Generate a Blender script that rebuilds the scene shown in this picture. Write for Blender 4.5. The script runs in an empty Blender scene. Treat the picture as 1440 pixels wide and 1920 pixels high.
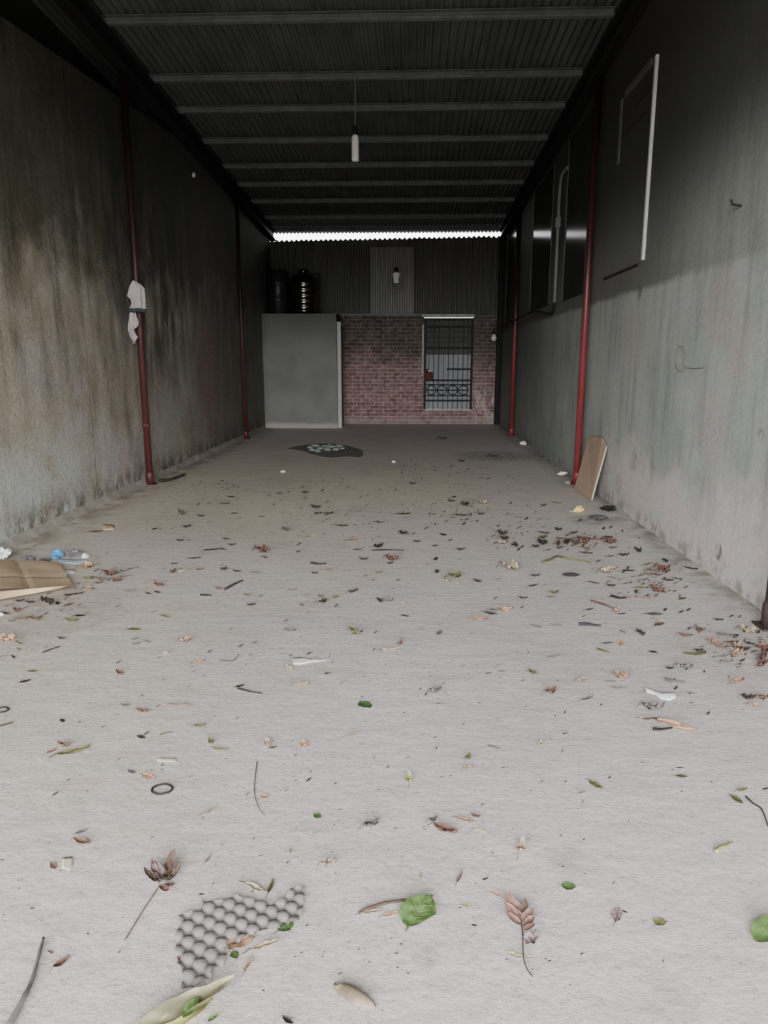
import bpy, bmesh, math, random
from mathutils import Vector, Matrix, noise as mnoise
random.seed(7)
PI = math.pi
S = bpy.context.scene
COL = S.collection

# ------------------------------------------------------------------ camera
F = 1350.0
PITCH = math.atan(283 / F)
YAW = math.atan(49 / F * math.cos(PITCH))
H = 1.5
CAM = Vector((0, 0, H))
cr = Vector((math.cos(YAW), math.sin(YAW), 0))
cf = Vector((-math.sin(YAW) * math.cos(PITCH), math.cos(YAW) * math.cos(PITCH), -math.sin(PITCH)))
cu = cr.cross(cf)
cd = bpy.data.cameras.new('camera')
cam = bpy.data.objects.new('camera', cd)
COL.objects.link(cam)
cd.sensor_fit = 'VERTICAL'; cd.sensor_height = 24; cd.sensor_width = 18
cd.lens = 24 * F / 1920
cd.clip_start = .05; cd.clip_end = 200
cam.location = CAM
cam.rotation_euler = (PI / 2 - PITCH, 0, YAW)
S.camera = cam


def ray(x, y): return cr * ((x - 720) / F) - cu * ((y - 960) / F) + cf
def fl(x, y, z=0.0):                      # photo pixel -> point on the floor
    d = ray(x, y); t = (z - H) / d.z; return CAM + d * t
def onx(x, y, X):                         # photo pixel -> point on a plane X = const
    d = ray(x, y); t = X / d.x; return CAM + d * t
def ony(x, y, Y):
    d = ray(x, y); t = Y / d.y; return CAM + d * t
def depth(p): return (Vector(p) - CAM).dot(cf)

XL, XR, YB, YF, HEAD = -3.30, 2.17, 17.7, -2.6, 4.4
def roofz(Y): return 4.97 - .047 * (Y - 8.2)
def purz(Y): return 4.87 - .047 * (Y - 8.2)

# ------------------------------------------------------------------ helpers
def link(name, me, mat=None, parent=None):
    o = bpy.data.objects.new(name, me); COL.objects.link(o)
    if mat and not me.materials: me.materials.append(mat)
    if parent: o.parent = parent
    return o
def tag(o, label=None, cat=None, group=None, kind=None):
    if label: o['label'] = label
    if cat: o['category'] = cat
    if group: o['group'] = group
    if kind: o['kind'] = kind
    return o
def empty(name, loc, label, cat, group=None, kind=None, rz=0):
    o = bpy.data.objects.new(name, None); COL.objects.link(o)
    o.location = loc; o.rotation_euler = (0, 0, rz); o.empty_display_size = .05
    return tag(o, label, cat, group, kind)
def meshobj(name, bm, mat=None, parent=None, smooth=False, off=None):
    if off is not None: bmesh.ops.translate(bm, verts=bm.verts, vec=-Vector(off))
    bmesh.ops.recalc_face_normals(bm, faces=bm.faces)
    me = bpy.data.meshes.new(name); bm.to_mesh(me); bm.free()
    if smooth:
        for p in me.polygons: p.use_smooth = True
    o = link(name, me, mat, parent)
    if off is not None and parent is None: o.location = off
    return o
def box(bm, x0, x1, y0, y1, z0, z1, bev=0):
    vs = [bm.verts.new((x, y, z)) for z in (z0, z1) for y in (y0, y1) for x in (x0, x1)]
    fs = [bm.faces.new([vs[i] for i in q]) for q in ((0, 1, 3, 2), (4, 6, 7, 5), (0, 4, 5, 1), (2, 3, 7, 6), (0, 2, 6, 4), (1, 5, 7, 3))]
    if bev:
        es = list({e for f_ in fs for e in f_.edges})
        bmesh.ops.bevel(bm, geom=es, offset=bev, segments=2, profile=.5, affect='EDGES')
def tube(bm, pts, r, n=8, cap=True):
    pts = [Vector(p) for p in pts]
    rs = r if isinstance(r, (list, tuple)) else [r] * len(pts)
    rings = []
    for i, p in enumerate(pts):
        t = (pts[min(i + 1, len(pts) - 1)] - pts[max(i - 1, 0)]).normalized()
        a = Vector((0, 0, 1)) if abs(t.z) < .9 else Vector((1, 0, 0))
        b = t.cross(a).normalized(); c = t.cross(b)
        rings.append([bm.verts.new(p + (b * math.cos(2 * PI * k / n) + c * math.sin(2 * PI * k / n)) * rs[i]) for k in range(n)])
    for i in range(len(pts) - 1):
        for k in range(n):
            bm.faces.new((rings[i][k], rings[i][(k + 1) % n], rings[i + 1][(k + 1) % n], rings[i + 1][k]))
    if cap:
        bm.faces.new(rings[0][::-1]); bm.faces.new(rings[-1])
def lathe(bm, prof, n=24, cx=0, cy=0):
    rings = [[bm.verts.new((cx + r * math.cos(2 * PI * k / n), cy + r * math.sin(2 * PI * k / n), z)) for k in range(n)] for r, z in prof]
    for a, b in zip(rings, rings[1:]):
        for k in range(n): bm.faces.new((a[k], a[(k + 1) % n], b[(k + 1) % n], b[k]))
    bm.faces.new(rings[0][::-1]); bm.faces.new(rings[-1])
def poly(bm, pts): return bm.faces.new([bm.verts.new(p) for p in pts])
def smoothpath(pts, k=4):
    pts = [Vector(p) for p in pts]; out = []
    for i in range(len(pts) - 1):
        p0, p1, p2, p3 = pts[max(i - 1, 0)], pts[i], pts[i + 1], pts[min(i + 2, len(pts) - 1)]
        for j in range(k):
            t = j / k
            out.append(.5 * ((2 * p1) + (p2 - p0) * t + (2 * p0 - 5 * p1 + 4 * p2 - p3) * t * t + (3 * p1 - p0 - 3 * p2 + p3) * t ** 3))
    out.append(pts[-1]); return out

# ------------------------------------------------------------------ materials
class N:
    """small wrapper to write node trees compactly"""
    def __init__(s, name, rough=.85, metal=0, spec=.3):
        s.m = bpy.data.materials.new(name); s.m.use_nodes = True
        s.t = s.m.node_tree; s.b = s.t.nodes['Principled BSDF']
        s.b.inputs['Roughness'].default_value = rough; s.b.inputs['Metallic'].default_value = metal
        s.b.inputs['Specular IOR Level'].default_value = spec
        s._pos = None
    def n(s, typ, **kw):
        nd = s.t.nodes.new(typ)
        for k, v in kw.items(): setattr(nd, k, v)
        return nd
    def put(s, sock, v):
        if isinstance(v, (int, float)): sock.default_value = v
        elif isinstance(v, (tuple, list)):
            sock.default_value = tuple(v) if len(v) == len(sock.default_value) else tuple(v) + (1,)
        else: s.t.links.new(v, sock)
    def pos(s):
        if not s._pos: s._pos = s.n('ShaderNodeNewGeometry').outputs['Position']
        return s._pos
    def obj(s): return s.n('ShaderNodeTexCoord').outputs['Object']
    def xyz(s, v=None):
        q = s.n('ShaderNodeSeparateXYZ'); s.put(q.inputs[0], v or s.pos()); return q.outputs
    def scale(s, v, sc, loc=(0, 0, 0), rot=(0, 0, 0)):
        q = s.n('ShaderNodeMapping'); s.put(q.inputs['Vector'], v); q.inputs['Scale'].default_value = sc
        q.inputs['Location'].default_value = loc; q.inputs['Rotation'].default_value = rot; return q.outputs[0]
    def noise(s, v, sc, det=6, ro=.6, dis=0):
        q = s.n('ShaderNodeTexNoise'); s.put(q.inputs['Vector'], v)
        q.inputs['Scale'].default_value = sc; q.inputs['Detail'].default_value = det
        q.inputs['Roughness'].default_value = ro; q.inputs['Distortion'].default_value = dis; return q.outputs['Fac']
    def vor(s, v, sc, feat='F1'):
        q = s.n('ShaderNodeTexVoronoi', feature=feat); s.put(q.inputs['Vector'], v); q.inputs['Scale'].default_value = sc; return q.outputs['Distance']
    def ramp(s, f, stops):
        q = s.n('ShaderNodeValToRGB'); s.put(q.inputs[0], f); e = q.color_ramp.elements
        while len(e) < len(stops): e.new(.5)
        for el, (p, c) in zip(e, stops):
            el.position = p; el.color = (c, c, c, 1) if isinstance(c, (int, float)) else tuple(c) + (1,)
        return q.outputs[0]
    def mr(s, v, a, b, c=0, d=1, smooth=True):
        q = s.n('ShaderNodeMapRange'); s.put(q.inputs[0], v)
        if smooth: q.interpolation_type = 'SMOOTHSTEP'
        for i, x in enumerate((a, b, c, d)): q.inputs[i + 1].default_value = x
        return q.outputs[0]
    def op(s, o, a, b=0.0):
        q = s.n('ShaderNodeMath', operation=o); s.put(q.inputs[0], a); s.put(q.inputs[1], b); return q.outputs[0]
    def mix(s, f, a, b, mode='MIX'):
        q = s.n('ShaderNodeMix', data_type='RGBA', blend_type=mode)
        s.put(q.inputs[0], f); s.put(q.inputs[6], a); s.put(q.inputs[7], b); return q.outputs[2]
    def mul(s, c, f):                        # colour times a grey factor
        return s.mix(1.0, c, f, 'MULTIPLY')
    def blob(s, yz, r, v=None):              # soft spot around a world point (1 inside)
        q = s.n('ShaderNodeVectorMath', operation='DISTANCE'); s.put(q.inputs[0], v or s.pos()); q.inputs[1].default_value = yz
        return s.mr(q.outputs['Value'], r, r * .55)
    def color(s, c): s.put(s.b.inputs['Base Color'], c)
    def bump(s, h, st=.3, dist=.02):
        q = s.n('ShaderNodeBump'); q.inputs['Strength'].default_value = st; q.inputs['Distance'].default_value = dist
        s.put(q.inputs['Height'], h); s.t.links.new(q.outputs[0], s.b.inputs['Normal'])

def simple(name, c, rough=.8, metal=0, var=.25, sc=8, spec=.3, c2=None, bump=0):
    k = N(name, rough, metal, spec); o = k.obj(); nz = k.noise(o, sc, 5)
    c2 = c2 or tuple(x * (1 - var) for x in c)
    k.color(k.ramp(nz, [(.35, c2), (.65, c)]))
    if bump: k.bump(nz, bump, .01)
    return k.m

# floor --------------------------------------------------------------
def floor_mat():
    k = N('floor_concrete', .62, 0, .5); p = k.pos(); x, y, z = k.xyz()
    big = k.noise(p, .55, 5, .6)
    c = k.ramp(big, [(.3, (.49, .435, .415)), (.5, (.555, .505, .49)), (.7, (.59, .545, .54))])
    # yellowish tint towards the middle of the hall, lightened in place of daylight
    mid = k.op('MULTIPLY', k.mr(y, 3.5, 8.0), k.mr(k.noise(p, .8, 4), .3, .55, .45, 1))
    c = k.mix(k.op('MULTIPLY', mid, .9), c, (.66, .595, .485))
    c = k.mix(k.op('MULTIPLY', k.op('MULTIPLY', k.mr(x, .2, 1.6), k.mr(y, 3.5, 6)), .6), c, (.62, .57, .545))
    lft = k.op('MULTIPLY', k.mr(x, .2, -2.2), k.mr(k.noise(p, .9, 4), .38, .58))
    c = k.mix(k.op('MULTIPLY', lft, .6), c, (.56, .505, .40))
    far = k.op('MULTIPLY', k.mr(y, 9.5, 14.5), k.mr(k.noise(p, .7, 3), .3, .5, .6, 1))
    c = k.mix(k.op('MULTIPLY', far, .7), c, (.70, .61, .585))  # far floor colour raised to stand in for daylight reaching deep
    # pale greenish wash close to the right wall
    gw = k.op('MULTIPLY', k.mr(x, .8, 2.2), k.mr(k.noise(p, 1.3, 3), .52, .62))
    c = k.mix(k.op('MULTIPLY', gw, .5), c, (.47, .53, .49))
    # trowel streaks, scuffs and specks
    st = k.noise(k.scale(p, (1, 5, 1), rot=(0, 0, .25)), 3.0, 8, .65)
    c = k.mul(c, k.ramp(st, [(.3, .84), (.55, 1.0), (.75, 1.06)]))
    fine = k.noise(p, 42, 6, .7)
    c = k.mul(c, k.ramp(fine, [(.28, .70), (.48, 1.0), (.7, 1.08)]))
    grit = k.noise(p, 130, 3, .6)
    c = k.mul(c, k.ramp(grit, [(.27, .55), (.4, 1.0)]))
    dots = k.noise(p, 17, 2, .5)
    c = k.mul(c, k.ramp(dots, [(.20, .5), (.27, 1.0)]))
    # dirt along the walls
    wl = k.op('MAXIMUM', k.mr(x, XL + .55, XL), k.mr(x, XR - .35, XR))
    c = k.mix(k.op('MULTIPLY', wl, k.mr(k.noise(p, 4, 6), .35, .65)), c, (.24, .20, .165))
    # stains
    for (px, py, r, col, a) in ((1250, 1875, .10, (.36, .30, .23), .4), (1070, 1612, .09, (.33, .29, .28), .5), (430, 1750, .3, (.35, .32, .31), .0),
                                (950, 1385, .45, (.40, .37, .36), .35), (240, 1490, .4, (.42, .35, .29), .35), (797, 1792, .05, (.33, .27, .28), .5),
                                (340, 990, .9, (.40, .36, .30), .3), (1110, 975, .28, (.22, .2, .2), .6), (95, 1150, .55, (.35, .30, .25), .5),
                                (1385, 1225, .5, (.37, .32, .28), .5), (620, 1255, .3, (.46, .41, .34), .4), (930, 855, .8, (.16, .14, .13), .5)):
        b = k.op('MULTIPLY', k.blob(tuple(fl(px, py)), r), k.mr(k.noise(p, 9, 4), .3, .6))
        c = k.mix(k.op('MULTIPLY', b, a), c, col)
    k.color(c)
    near = k.mr(y, 6, 1.5)
    hgt = k.op('ADD', k.op('MULTIPLY', fine, .7), k.op('ADD', k.op('MULTIPLY', k.noise(k.scale(p, (1, 1.4, 1), rot=(0, 0, -.3)), 11, 8, .62), 1.3), k.op('MULTIPLY', grit, .25)))
    k.bump(hgt, .34, .016)
    return k.m

def wall_left_mat():
    k = N('stained_render', .95, 0, .12); p = k.pos(); x, y, z = k.xyz()
    n1 = k.noise(p, .75, 7, .62); n2 = k.noise(k.scale(p, (1, 1.6, .5)), 2.2, 8, .66)
    c = k.ramp(n1, [(.32, (.30, .26, .19)), (.46, (.37, .335, .27)), (.56, (.42, .375, .36)), (.68, (.36, .38, .34))])
    c = k.mul(c, k.ramp(n2, [(.28, .55), (.5, 1.0), (.7, 1.15)]))
    # vertical runs of damp
    runs = k.noise(k.scale(p, (1, 5.5, .35)), 1.0, 7, .6)
    rm = k.op('MULTIPLY', k.mr(runs, .5, .36), k.mr(z, .6, 2.2))
    c = k.mix(k.op('MULTIPLY', rm, .5), c, (.085, .075, .05))
    # damp and painted-in shade darken the upper part, ragged lower edge
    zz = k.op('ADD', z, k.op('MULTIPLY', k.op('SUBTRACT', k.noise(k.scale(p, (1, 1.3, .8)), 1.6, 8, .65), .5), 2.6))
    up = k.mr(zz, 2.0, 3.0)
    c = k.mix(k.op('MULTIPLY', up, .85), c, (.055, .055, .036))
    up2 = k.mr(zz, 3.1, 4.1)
    c = k.mix(k.op('MULTIPLY', up2, .8), c, (.040, .043, .029))  # deeper shade near the roof, put into the colour
    # patch of dark mould beyond the first post
    b = k.op('MULTIPLY', k.blob((XL, 9.6, 3.1), 2.4), k.mr(k.noise(k.scale(p, (1, 2, .6)), 1.8, 7), .38, .6))
    c = k.mix(k.op('MULTIPLY', b, .75), c, (.04, .045, .038))
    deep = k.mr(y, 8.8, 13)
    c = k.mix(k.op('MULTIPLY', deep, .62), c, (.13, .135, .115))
    # pale green-grey wash low down in front
    g = k.op('MULTIPLY', k.op('MULTIPLY', k.mr(z, 1.0, .45), k.mr(y, 7.6, 6.6)), k.mr(k.noise(p, 1.8, 5), .3, .5))
    c = k.mix(k.op('MULTIPLY', g, .85), c, (.46, .49, .46))
    g = k.op('MULTIPLY', k.blob((XL, 9.9, .55), .75), k.mr(k.noise(p, 2.4, 5), .35, .55))
    c = k.mix(k.op('MULTIPLY', g, .5), c, (.33, .36, .32))
    # bare brick showing through
    br = k.n('ShaderNodeTexBrick'); cc = k.n('ShaderNodeCombineXYZ'); k.put(cc.inputs[0], y); k.put(cc.inputs[1], z)
    k.put(br.inputs['Vector'], cc.outputs[0]); br.inputs['Scale'].default_value = 1
    br.inputs['Brick Width'].default_value = .22; br.inputs['Row Height'].default_value = .085; br.inputs['Mortar Size'].default_value = .012
    br.inputs['Color1'].default_value = (.26, .13, .115, 1); br.inputs['Color2'].default_value = (.32, .18, .16, 1); br.inputs['Mortar'].default_value = (.2, .17, .16, 1)
    bb = k.op('MULTIPLY', k.op('MAXIMUM', k.blob((XL, 12.0, 1.35), .95), k.blob((XL, 12.1, .55), .6)), k.mr(k.noise(p, 3, 5), .38, .5))
    c = k.mix(k.op('MULTIPLY', bb, .6), c, br.outputs['Color'])
    # dirt and moss along the foot
    ft = k.op('MULTIPLY', k.mr(z, .38, .05), k.mr(k.noise(k.scale(p, (1, 1, .7)), 5, 7, .7), .42, .6))
    c = k.mix(k.op('MULTIPLY', ft, .85), c, (.10, .085, .055))
    gr = k.noise(p, 34, 5, .7)
    c = k.mul(c, k.ramp(gr, [(.3, .72), (.5, 1.0), (.7, 1.1)]))
    # long joint in the render
    jd = k.op('ABSOLUTE', k.op('SUBTRACT', y, k.op('ADD', 7.35, k.op('MULTIPLY', k.noise(p, 1.5, 3), .12))))
    c = k.mul(c, k.mr(jd, .0, .02, .62, 1))
    k.color(c)
    k.bump(k.op('ADD', gr, k.op('MULTIPLY', k.noise(p, 8, 6), 1.4)), .5, .015)
    return k.m

def wall_right_mat():
    k = N('grey_plaster', .9, 0, .2); p = k.pos(); x, y, z = k.xyz()
    n1 = k.noise(p, .9, 6, .6); st = k.noise(k.scale(p, (1, 3.2, .45), rot=(.12, 0, 0)), 2.4, 8, .62)
    c = k.ramp(n1, [(.35, (.325, .35, .322)), (.55, (.395, .42, .39)), (.7, (.385, .39, .36))])
    c = k.mul(c, k.ramp(st, [(.3, .74), (.5, 1.0), (.7, 1.08)]))
    # pinkish cement towards the foot and in patches
    zz = k.op('ADD', z, k.op('MULTIPLY', k.op('SUBTRACT', k.noise(p, 1.5, 6), .5), 1.6))
    pk = k.op('MULTIPLY', k.mr(zz, .75, .35), k.mr(y, 9.5, 7.0))
    c = k.mix(k.op('MULTIPLY', pk, .85), c, (.59, .53, .51))
    for (px, py, r, a) in ((1355, 575, .33, .5), (1385, 660, .25, .4), (1187, 640, .4, .35), (1330, 800, .35, .3), (1150, 800, .3, .25)):
        b = k.op('MULTIPLY', k.blob(tuple(onx(px, py, XR)), r), k.mr(k.noise(p, 4, 4), .35, .5))
        c = k.mix(k.op('MULTIPLY', b, a), c, (.42, .35, .335))
    # pale green wash
    b = k.op('MULTIPLY', k.mr(k.noise(p, 1.7, 4), .55, .66), k.mr(z, 1.3, .7))
    c = k.mix(k.op('MULTIPLY', b, .6), c, (.44, .50, .46))
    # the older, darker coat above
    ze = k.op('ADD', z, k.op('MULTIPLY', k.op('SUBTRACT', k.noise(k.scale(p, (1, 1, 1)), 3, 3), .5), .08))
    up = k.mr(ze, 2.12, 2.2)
    up = k.op('MULTIPLY', up, k.mr(y, 4.6, 7.6, .35, 1))  # coat eased near the doorway, daylight falloff put into the colour
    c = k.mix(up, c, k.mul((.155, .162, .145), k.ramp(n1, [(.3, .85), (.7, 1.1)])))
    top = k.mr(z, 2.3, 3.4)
    c = k.mix(k.op('MULTIPLY', top, .9), c, (.034, .036, .031))  # shade towards the roof painted over the coat
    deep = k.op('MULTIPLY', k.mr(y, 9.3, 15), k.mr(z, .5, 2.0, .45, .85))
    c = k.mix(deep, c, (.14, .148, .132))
    ft = k.op('MULTIPLY', k.mr(z, .22, .03), k.mr(k.noise(p, 6, 6, .7), .45, .6))
    c = k.mix(k.op('MULTIPLY', ft, .6), c, (.19, .165, .15))
    for (px, py, r, a) in ((1347, 1035, .075, .75), (1427, 815, .05, .6), (1200, 545, .09, .6), (1188, 865, .14, .35), (1160, 905, .14, .3), (1212, 475, .05, .6)):
        b = k.op('MULTIPLY', k.blob(tuple(onx(px, py, XR)), r), k.mr(k.noise(k.scale(p, (1, 2, .8)), 11, 4), .36, .55))
        c = k.mix(k.op('MULTIPLY', b, a), c, (.10, .075, .07))
    gr = k.noise(p, 38, 5, .7)
    c = k.mul(c, k.ramp(gr, [(.3, .84), (.5, 1.0), (.7, 1.05)]))
    k.color(c)
    k.bump(k.op('ADD', gr, k.op('MULTIPLY', st, 1.5)), .35, .012)
    return k.m

def brick_mat():
    k = N('old_brick', .95, 0, .12); p = k.pos(); x, y, z = k.xyz()
    cc = k.n('ShaderNodeCombineXYZ'); k.put(cc.inputs[0], x); k.put(cc.inputs[1], z)
    br = k.n('ShaderNodeTexBrick'); k.put(br.inputs['Vector'], cc.outputs[0]); br.inputs['Scale'].default_value = 1
    br.inputs['Brick Width'].default_value = .215; br.inputs['Row Height'].default_value = .088; br.inputs['Mortar Size'].default_value = .013
    br.inputs['Color1'].default_value = (.25, .135, .125, 1); br.inputs['Color2'].default_value = (.36, .225, .205, 1); br.inputs['Mortar'].default_value = (.40, .34, .32, 1)
    c = br.outputs['Color']
    n = k.noise(p, 1.3, 6)
    zz = k.op('ADD', z, k.op('MULTIPLY', k.op('SUBTRACT', n, .5), 1.6))
    up = k.mr(zz, 1.2, 1.9)
    c = k.mix(k.op('MULTIPLY', up, .8), c, k.mul(br.outputs['Color'], (.30, .40, .36)))
    c = k.mul(c, k.ramp(k.noise(p, 9, 6, .7), [(.3, .5), (.55, 1.0), (.7, 1.25)]))
    sp = k.op('MULTIPLY', k.mr(k.noise(p, 16, 3), .60, .66), .35)
    c = k.mix(sp, c, (.45, .40, .37))
    # lime washed and stained corner on the right
    lw = k.op('MULTIPLY', k.op('MULTIPLY', k.mr(x, 1.5, 1.6), k.mr(z, 1.0, .7)), k.mr(k.noise(k.scale(p, (2.5, 1, .8)), 5, 5), .46, .56))
    c = k.mix(k.op('MULTIPLY', lw, .75), c, (.55, .45, .43))
    lw = k.op('MULTIPLY', k.mr(z, .22, .08), k.mr(k.noise(p, 3, 5), .35, .55))
    c = k.mix(k.op('MULTIPLY', lw, .7), c, (.36, .31, .295))
    k.color(c); k.bump(br.outputs['Fac'], .6, -.012)
    return k.m

def partition_mat():
    k = N('smooth_plaster', .9, 0, .2); p = k.pos(); x, y, z = k.xyz()
    c = k.ramp(k.noise(p, 1.8, 6), [(.3, (.19, .196, .178)), (.7, (.25, .255, .235))])
    c = k.mix(k.mr(k.op('ADD', z, k.op('MULTIPLY', k.noise(p, 3, 4), .12)), .22, .12), c, (.40, .36, .335))
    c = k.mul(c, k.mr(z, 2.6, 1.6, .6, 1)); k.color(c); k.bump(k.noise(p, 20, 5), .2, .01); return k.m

def sheet_mat(name, c1, c2, rough=.55, metal=.5, ior=None):
    k = N(name, rough, metal, .4); p = k.pos()
    n = k.noise(k.scale(p, (3, 1, .6)), 1.5, 6); k.color(k.ramp(n, [(.35, c1), (.65, c2)]))
    if ior: k.b.inputs['IOR'].default_value = ior
    return k.m

M = {}
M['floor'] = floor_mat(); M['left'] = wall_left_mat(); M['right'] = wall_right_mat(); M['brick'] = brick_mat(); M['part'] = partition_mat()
M['roof'] = sheet_mat('roof_sheet', (.07, .079, .077), (.105, .115, .108), .6, .1)
M['backsheet'] = sheet_mat('rear_sheet', (.075, .077, .066), (.10, .10, .088), .6, .2)
M['clear'] = sheet_mat('pale_sheet', (.17, .172, .155), (.215, .215, .195), .5, .1)
M['darksheet'] = sheet_mat('dark_sheet', (.02, .02, .019), (.033, .033, .03), .7, .2)
M['gloss'] = sheet_mat('dark_gloss_sheet', (.035, .037, .034), (.045, .047, .043), .12, .0, 1.05)
M['galv'] = simple('galvanised_steel', (.17, .18, .178), .6, .2, .3, 6)
M['black'] = simple('black_steel', (.022, .021, .021), .7, .2, .3, 5)
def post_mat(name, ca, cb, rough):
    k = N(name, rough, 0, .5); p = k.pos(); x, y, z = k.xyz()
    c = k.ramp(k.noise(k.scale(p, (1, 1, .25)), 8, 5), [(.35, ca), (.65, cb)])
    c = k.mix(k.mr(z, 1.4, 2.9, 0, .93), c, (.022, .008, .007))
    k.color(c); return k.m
M['red'] = post_mat('red_lead_paint', (.19, .03, .036), (.27, .05, .056), .4)
M['darkred'] = post_mat('dark_red_paint', (.06, .018, .016), (.10, .03, .026), .5)
M['dullpost'] = post_mat('dull_dark_paint', (.03, .018, .016), (.05, .03, .027), .7)
M['rust'] = simple('rusty_lock', (.16, .06, .05), .8, .2, .4, 20)
M['white'] = simple('white_plastic', (.78, .78, .74), .45, 0, .08, 10)
M['bulb'] = simple('milky_glass', (.80, .80, .75), .3, 0, .04, 5, .5)
M['blackpl'] = simple('black_plastic', (.018, .018, .018), .5, 0, .2, 8)
M['inox'] = simple('stainless_steel', (.26, .25, .2), .16, 1.0, .1, 3)
M['drum'] = simple('black_drum', (.02, .02, .022), .35, 0, .2, 4)
M['wire'] = simple('dull_wire', (.20, .17, .155), .8)
M['cable'] = simple('black_cable', (.03, .028, .026), .7)
M['pvc'] = simple('grey_pvc', (.22, .22, .195), .6)
M['edge'] = simple('dark_edge_strip', (.12, .125, .11), .7)
M['strip'] = simple('whitewashed_strip', (.58, .58, .54), .8, 0, .2, 12)
M['rag'] = simple('white_rag', (.47, .43, .42), .95, 0, .18, 14)
M['ragblue'] = simple('teal_hem', (.05, .08, .085), .9)
M['board'] = simple('brown_board', (.44, .32, .24), .8, 0, .14, 5)
M['boardedge'] = simple('pale_board_edge', (.62, .55, .42), .85)
def card_mat():
    k = N('cardboard', .9, 0, .2); o = k.obj()
    st = k.noise(k.scale(o, (1.2, 4, 1)), 1.6, 5)
    k.color(k.ramp(st, [(.25, (.52, .41, .28)), (.5, (.64, .52, .37)), (.75, (.70, .58, .42))])); return k.m
M['card'] = card_mat()
M['cardpale'] = simple('cardboard_flap', (.62, .46, .28), .9, 0, .15, 6)
M['tray'] = simple('egg_tray_pulp', (.235, .215, .21), .95, 0, .14, 30, .1, bump=.3)
M['stone'] = simple('grey_stone', (.31, .335, .31), .9, 0, .3, 14)
M['gravel'] = simple('dark_gravel', (.25, .235, .205), .95, 0, .5, 30)
M['mortar'] = simple('mortar_fillet', (.38, .35, .30), .95, 0, .35, 6)
M['rubber'] = simple('black_rubber', (.022, .022, .022), .7)
M['ash'] = simple('grey_ash', (.16, .145, .145), .95, 0, .5, 40)
M['blue'] = simple('blue_plastic', (.12, .35, .66), .4, 0, .4, 10)
M['film'] = simple('pale_film', (.50, .58, .64), .35, 0, .2, 10)
M['greyplastic'] = simple('grey_plastic', (.20, .19, .21), .5, 0, .4, 10)
M['whitebag'] = simple('white_bag', (.80, .82, .84), .4, 0, .12, 12)
M['cream'] = simple('cream_scrap', (.70, .64, .51), .8, 0, .2, 20)
M['bone'] = simple('white_scrap', (.86, .83, .77), .6, 0, .08, 20)
M['yellow'] = simple('yellow_wrapper', (.75, .58, .16), .6, 0, .2, 20)
M['pod'] = simple('dark_pod', (.03, .024, .022), .7, 0, .3, 30)
M['vein'] = simple('leaf_vein', (.19, .25, .10), .7)
M['gate'] = simple('dark_gate_steel', (.02, .022, .021), .6, .3, .3, 8)
M['mesh'] = simple('grey_gate_bar', (.055, .06, .056), .6, .3, .3, 8)
M['leaf_panel'] = sheet_mat('bluish_sheet', (.30, .31, .335), (.38, .385, .40), .6, 0)
M['lintel'] = simple('pale_lintel', (.55, .55, .50), .85, 0, .3, 10)

LC = {  # litter colours
 'd': ((.045, .036, .032), 'dark brown'), 'b': ((.15, .10, .072), 'brown'), 'rb': ((.155, .08, .062), 'reddish brown'),
 't': ((.44, .35, .24), 'tan'), 'o': ((.46, .27, .165), 'orange brown'), 'p': ((.38, .225, .185), 'pinkish brown'),
 'g': ((.17, .155, .15), 'dark grey'), 'l': ((.145, .14, .06), 'olive'), 'gr': ((.075, .13, .04), 'green'),
 'y': ((.52, .52, .20), 'yellow green'), 'm': ((.27, .19, .20), 'mauve brown')}
LC['h'] = ((.44, .41, .25), 'husk')
LM = {}
for kc, (c, nm) in LC.items():
    k = N('leaf_' + nm.replace(' ', '_'), .6 if kc in ('gr', 'y') else .8, 0, .3)
    o = k.obj(); ri = k.n('ShaderNodeObjectInfo').outputs['Random']
    n = k.noise(o, 4.5, 6, .7)
    cc = k.ramp(n, [(.32, tuple(v * .3 for v in c)), (.5, tuple(v * .85 for v in c)), (.75, tuple(min(1, v * 1.2) for v in c))])
    cc = k.mul(cc, k.mr(ri, 0, 1, .75, 1.25, False))
    ox, oy, oz = k.xyz(o)
    rib = k.mr(k.op('ABSOLUTE', oy), .012, .03, .6 if kc not in ('gr',) else 1.7, 1)
    cc = k.mul(cc, rib); k.color(cc)
    LM[kc] = k.m

# ------------------------------------------------------------------ setting
def struct(name, bm, mat, label=None, cat=None, **kw):
    o = meshobj(name, bm, mat, **kw); o['kind'] = 'structure'
    if label: tag(o, label, cat or 'structure')
    return o
bm = bmesh.new(); poly(bm, [(-9, -9, 0), (9, -9, 0), (9, YB + .1, 0), (-9, YB + .1, 0)])
struct('floor', bm, M['floor'], 'bare pale concrete floor littered with dry leaves', 'floor')

bm = bmesh.new()                          # left wall: its top climbs towards the back until it meets the roof
def ltop(Y): return min(4.2 + .081 * (Y - 6.24), roofz(Y) - .02)
ys = [YF, 2, 4, 6, 8, 10, 11, 12, 13, 15, YB]
fr = [bm.verts.new((XL, y, 0)) for y in ys] + [bm.verts.new((XL, y, ltop(y))) for y in ys]
bk = [bm.verts.new((XL - .2, y, 0)) for y in ys] + [bm.verts.new((XL - .2, y, ltop(y))) for y in ys]
n = len(ys)
for i in range(n - 1):
    bm.faces.new((fr[i], fr[i + 1], fr[n + i + 1], fr[n + i])); bm.faces.new((bk[i], bk[i + 1], bk[n + i + 1], bk[n + i]))
    bm.faces.new((fr[n + i], fr[n + i + 1], bk[n + i + 1], bk[n + i]))
bm.faces.new((fr[0], bk[0], bk[n], fr[n])); bm.faces.new((fr[n - 1], bk[n - 1], bk[-1], fr[-1]))
struct('wall_left', bm, M['left'], 'damp-stained brown and grey rendered wall on the left', 'wall')

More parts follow.
